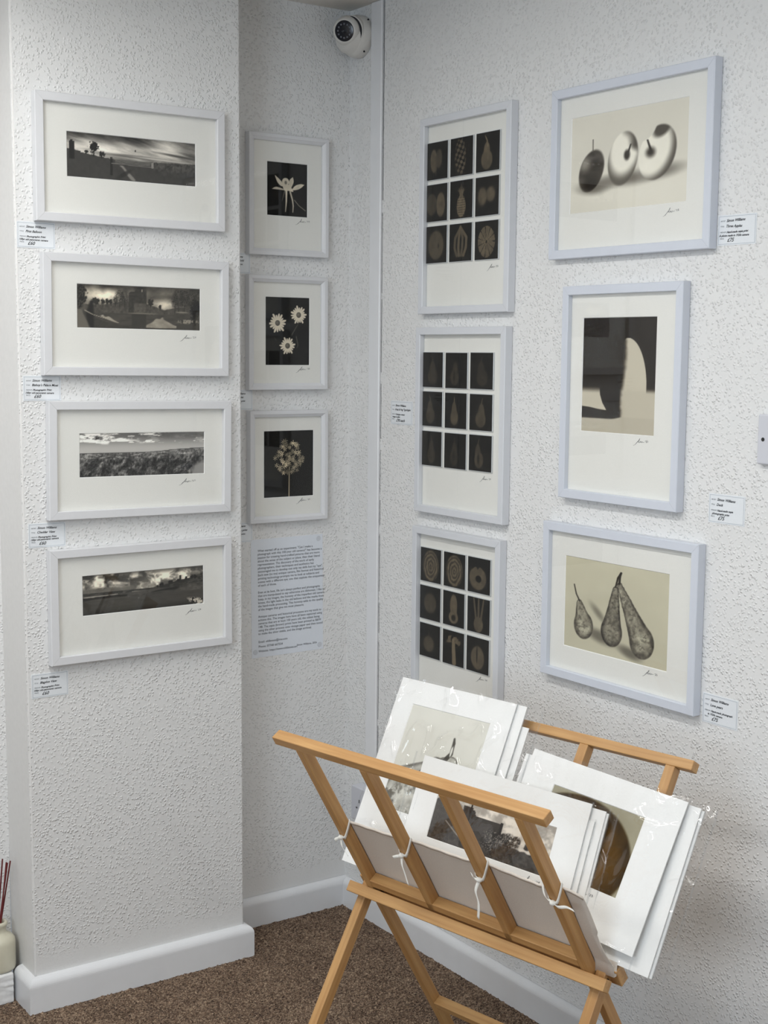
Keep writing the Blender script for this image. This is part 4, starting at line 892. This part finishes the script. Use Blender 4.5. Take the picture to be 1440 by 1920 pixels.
tie(.0830, .166, [[(.008, .005, 0), (.016, .005, .004)], [(-.004, .004, .012), (-.010, .004, .024), (-.018, .003, .044)]], 1)
tie(-.0925, .176, [[(.004, .005, .016), (-.002, .004, .036), (-.001, .003, .062)], [(.008, .005, -.004), (.014, .004, -.010)]], 0)
tie(-.2441, .184, [[(.012, .006, -.012), (.020, .002, -.032)], [(-.012, .004, .0), (-.026, .0, -.001), (-.036, -.006, .006)]], 0)

# ------------------------------------------------------------ mounted prints in cellophane
def print_matrix(u, w, z, th, psi, rho):
    up = Vector((0, math.sin(th), math.cos(th))); ri = Vector((-1, 0, 0)); R = Matrix.Rotation(psi, 3, 'Z'); up = R @ up; ri = R @ ri
    ri, up = ri * math.cos(rho) - up * math.sin(rho), ri * math.sin(rho) + up * math.cos(rho)
    f = lambda v: Uv * v.x + Wv * v.y + Zv * v.z
    X, Z = f(ri), f(up); Y = Z.cross(X)
    return Matrix.Translation(uwz(u, w, z)) @ Matrix((X, Y, Z)).transposed().to_4x4()
def mounted(q, W, Hh, label, win=None, fn=None, sig=None, sleeve=(.006, .006, .004, .010), bot=0, seed=0, wob=.002, cr=0, group='mounted prints in clear sleeves in the rack', res=.0012):
    e = empty('mounted_print', mat=print_matrix(*q)); tagit(e, label, 'mounted print', group)
    mat_board(W, Hh + bot, win, -.0010, .0020, e, M['matw'], 0, -bot)
    if win: photo('photograph', *win, .0002, fn, e, res)
    if sig: signature(e, sig[0], sig[1], 1.0, y=-.0014)
    l, r, b, t = sleeve; n = (130, 160) if cr else (36, 44)
    pane('clear_sleeve', -W / 2 - l, W / 2 + r, -bot - b, Hh + t, -.0024, M['sleeve'], e, n[0], n[1], wob, seed, cr)
    # welded side folds of the sleeve
    for x in (-W / 2 - l, W / 2 + r):
        bm = bmesh.new()
        ribbon_strip(bm, [(x + math.copysign(.0006, x) * math.sin(k * 2.1 + seed), -.0022 + .0008 * math.sin(k * 1.3), -bot - b + (Hh + t + bot + b) * k / 12) for k in range(13)], Vector((.5, 1, 0)).normalized(), .0035)
        link('sleeve_fold', bm_mesh('sleeve_fold', bm, True), M['sleeve_edge'], e)
    return e
mounted((.1957, .003, .4482, .4547, .0091, .0007), .2859, .3632, 'upright mounted print of a pear tip at the left back of the rack', win=(-.0962, .0968, .1190, .3172), fn=pear_tip, sleeve=(.004, .004, .002, .004), seed=1, wob=.0036, cr=1.6)
mounted((.1797, .007, .4482, .4547, .0091, .0007), .2960, .3612, 'plain white mount showing only its right edge just behind the pear tip print', sleeve=(.003, .003, .002, .006), seed=2)
mounted((.1620, .0105, .4482, .4570, .0091, .0007), .2900, .3240, 'shorter white mount second behind the pear tip print, loose cellophane at its top corner', sleeve=(.003, .020, .002, .034), seed=3, wob=.004, cr=1)
mounted((.0102, -.009, .4510, .3843, -.0089, .0098), .3753, .2313, 'front mounted print of a ruined abbey with trees under a cloudy sky', win=(-.1328, .1315, .0942, .1772), fn=ruins, sig=(.090, .079), sleeve=(.020, .003, 0, .003), seed=4, wob=.001, cr=.6)
mounted((-.0010, -.006, .4510, .3843, -.0089, .0098), .3753, .2040, 'white mount peeking out directly behind the ruined abbey print', sleeve=(.002, .003, 0, .004), seed=5)
mounted((-.0160, -.003, .4510, .3843, -.0089, .0098), .3753, .2234, 'white mount second behind the ruined abbey print', sleeve=(.002, .008, 0, .006), seed=6)
mounted((-.0200, .000, .4510, .3843, -.0089, .0098), .3753, .2200, 'sleeved mount third behind the ruined abbey print, crinkled cellophane edge', sleeve=(.002, .018, 0, .004), seed=7, wob=.003, cr=1)
mounted((-.1594, .005, .4793, .4867, -.0103, .071), .3172, .2549, 'right mounted print of a large dark brown fruit, tilted in its sleeve', win=(-.0931, .0940, .0730, .2080), fn=brown_fruit, sig=(.018, .058), sleeve=(.004, .003, .024, .006), seed=8, wob=.0025, cr=1.3)
mounted((-.1654, .008, .4497, .4574, .0018, .038), .3601, .2725, 'larger plain white mount behind the brown fruit print at the right of the rack', sleeve=(.003, .008, .004, .006), seed=9, wob=.002, cr=.5)
mounted((-.1700, .0115, .4480, .4574, .0018, .038), .3601, .2700, 'rearmost sleeved mount at the right of the rack, clear edge standing out past the others', sleeve=(.003, .022, .005, .010), seed=10, wob=.004, cr=1)

# ------------------------------------------------------------ lights
def batten(x, y, L, rot, label, w=.13):
    e = empty('ceiling_light', mat=Matrix.Translation((x, y, H)) @ Matrix.Rotation(rot, 4, 'Z')); tagit(e, label, 'ceiling light', 'slim fluorescent fittings on the ceiling')
    box('fitting', (-L / 2, -w / 2, -.05), (L / 2, w / 2, 0), M['fitting'], e, .003)
    z = -.0515; a = L / 2 - .02; b = w / 2 - .01
    link('diffuser', mesh('diffuser', [(-a, -b, z), (-a, b, z), (a, b, z), (a, -b, z)], [(0, 1, 2, 3)]), M['tube'], e)
batten(-1.15, -1.15, 1.5, math.radians(90), 'slim light fitting on the ceiling nearest the framed pictures')
batten(-2.05, -.95, 1.5, math.radians(90), 'slim light fitting added on the ceiling by the left recess for sleeve highlights')  # unseen fitting placed to raise glints on the cellophane creases
batten(-1.15, -3.15, 1.5, math.radians(90), 'slim fill light added on the ceiling above the viewer')  # unseen fitting added as fill for the alcove and chimney breast

# added solid plate posing as a window, with a cool fill lamp in front
win = struct(box('added_window_plate', (XL + .001, -3.5, .95), (XL + .03, -1.9, 2.0), M['gloss'], None, .004))
ld = bpy.data.lights.new('cool_fill', 'AREA'); ld.shape = 'RECTANGLE'; ld.size = 1.4; ld.size_y = .95; ld.energy = 24; ld.color = (.72, .86, 1.0)
lo = bpy.data.objects.new('cool_fill', ld); C.objects.link(lo); lo.location = (XL + .06, -2.7, 1.48); lo.rotation_euler = (math.radians(90), 0, math.radians(-90))

wd = bpy.data.worlds.new('World'); bpy.context.scene.world = wd; wd.use_nodes = True
wd.node_tree.nodes['Background'].inputs[0].default_value = (.8, .88, 1, 1); wd.node_tree.nodes['Background'].inputs[1].default_value = .2

# ------------------------------------------------------------ camera
F, yaw, pitch, roll = 2626.18, .603728, -.113715, .009531
cp, sp = math.cos(pitch), math.sin(pitch); cy, sy = math.cos(yaw), math.sin(yaw)
f = Vector((sy * cp, cy * cp, sp)); r = Vector((cy, -sy, 0)); u = r.cross(f)
cr, sr = math.cos(roll), math.sin(roll); r2 = r * cr + u * sr; u2 = u * cr - r * sr
cd = bpy.data.cameras.new('camera'); co = bpy.data.objects.new('camera', cd); C.objects.link(co)
co.matrix_world = Matrix.Translation((-1.88476, -2.89434, 1.40)) @ Matrix((r2, u2, -f)).transposed().to_4x4()
cd.sensor_fit = 'VERTICAL'; cd.sensor_height = 36; cd.sensor_width = 27; cd.lens = 36 * F / 1920; cd.clip_start = .02
sc = bpy.context.scene; sc.camera = co
vs_ = sc.view_settings; vs_.view_transform = 'Standard'; vs_.look = 'None'; vs_.gamma = 1; vs_.use_curve_mapping = False; vs_.exposure = 0.48
sc.cycles.max_bounces = 10; sc.cycles.transparent_max_bounces = 40; sc.cycles.glossy_bounces = 6
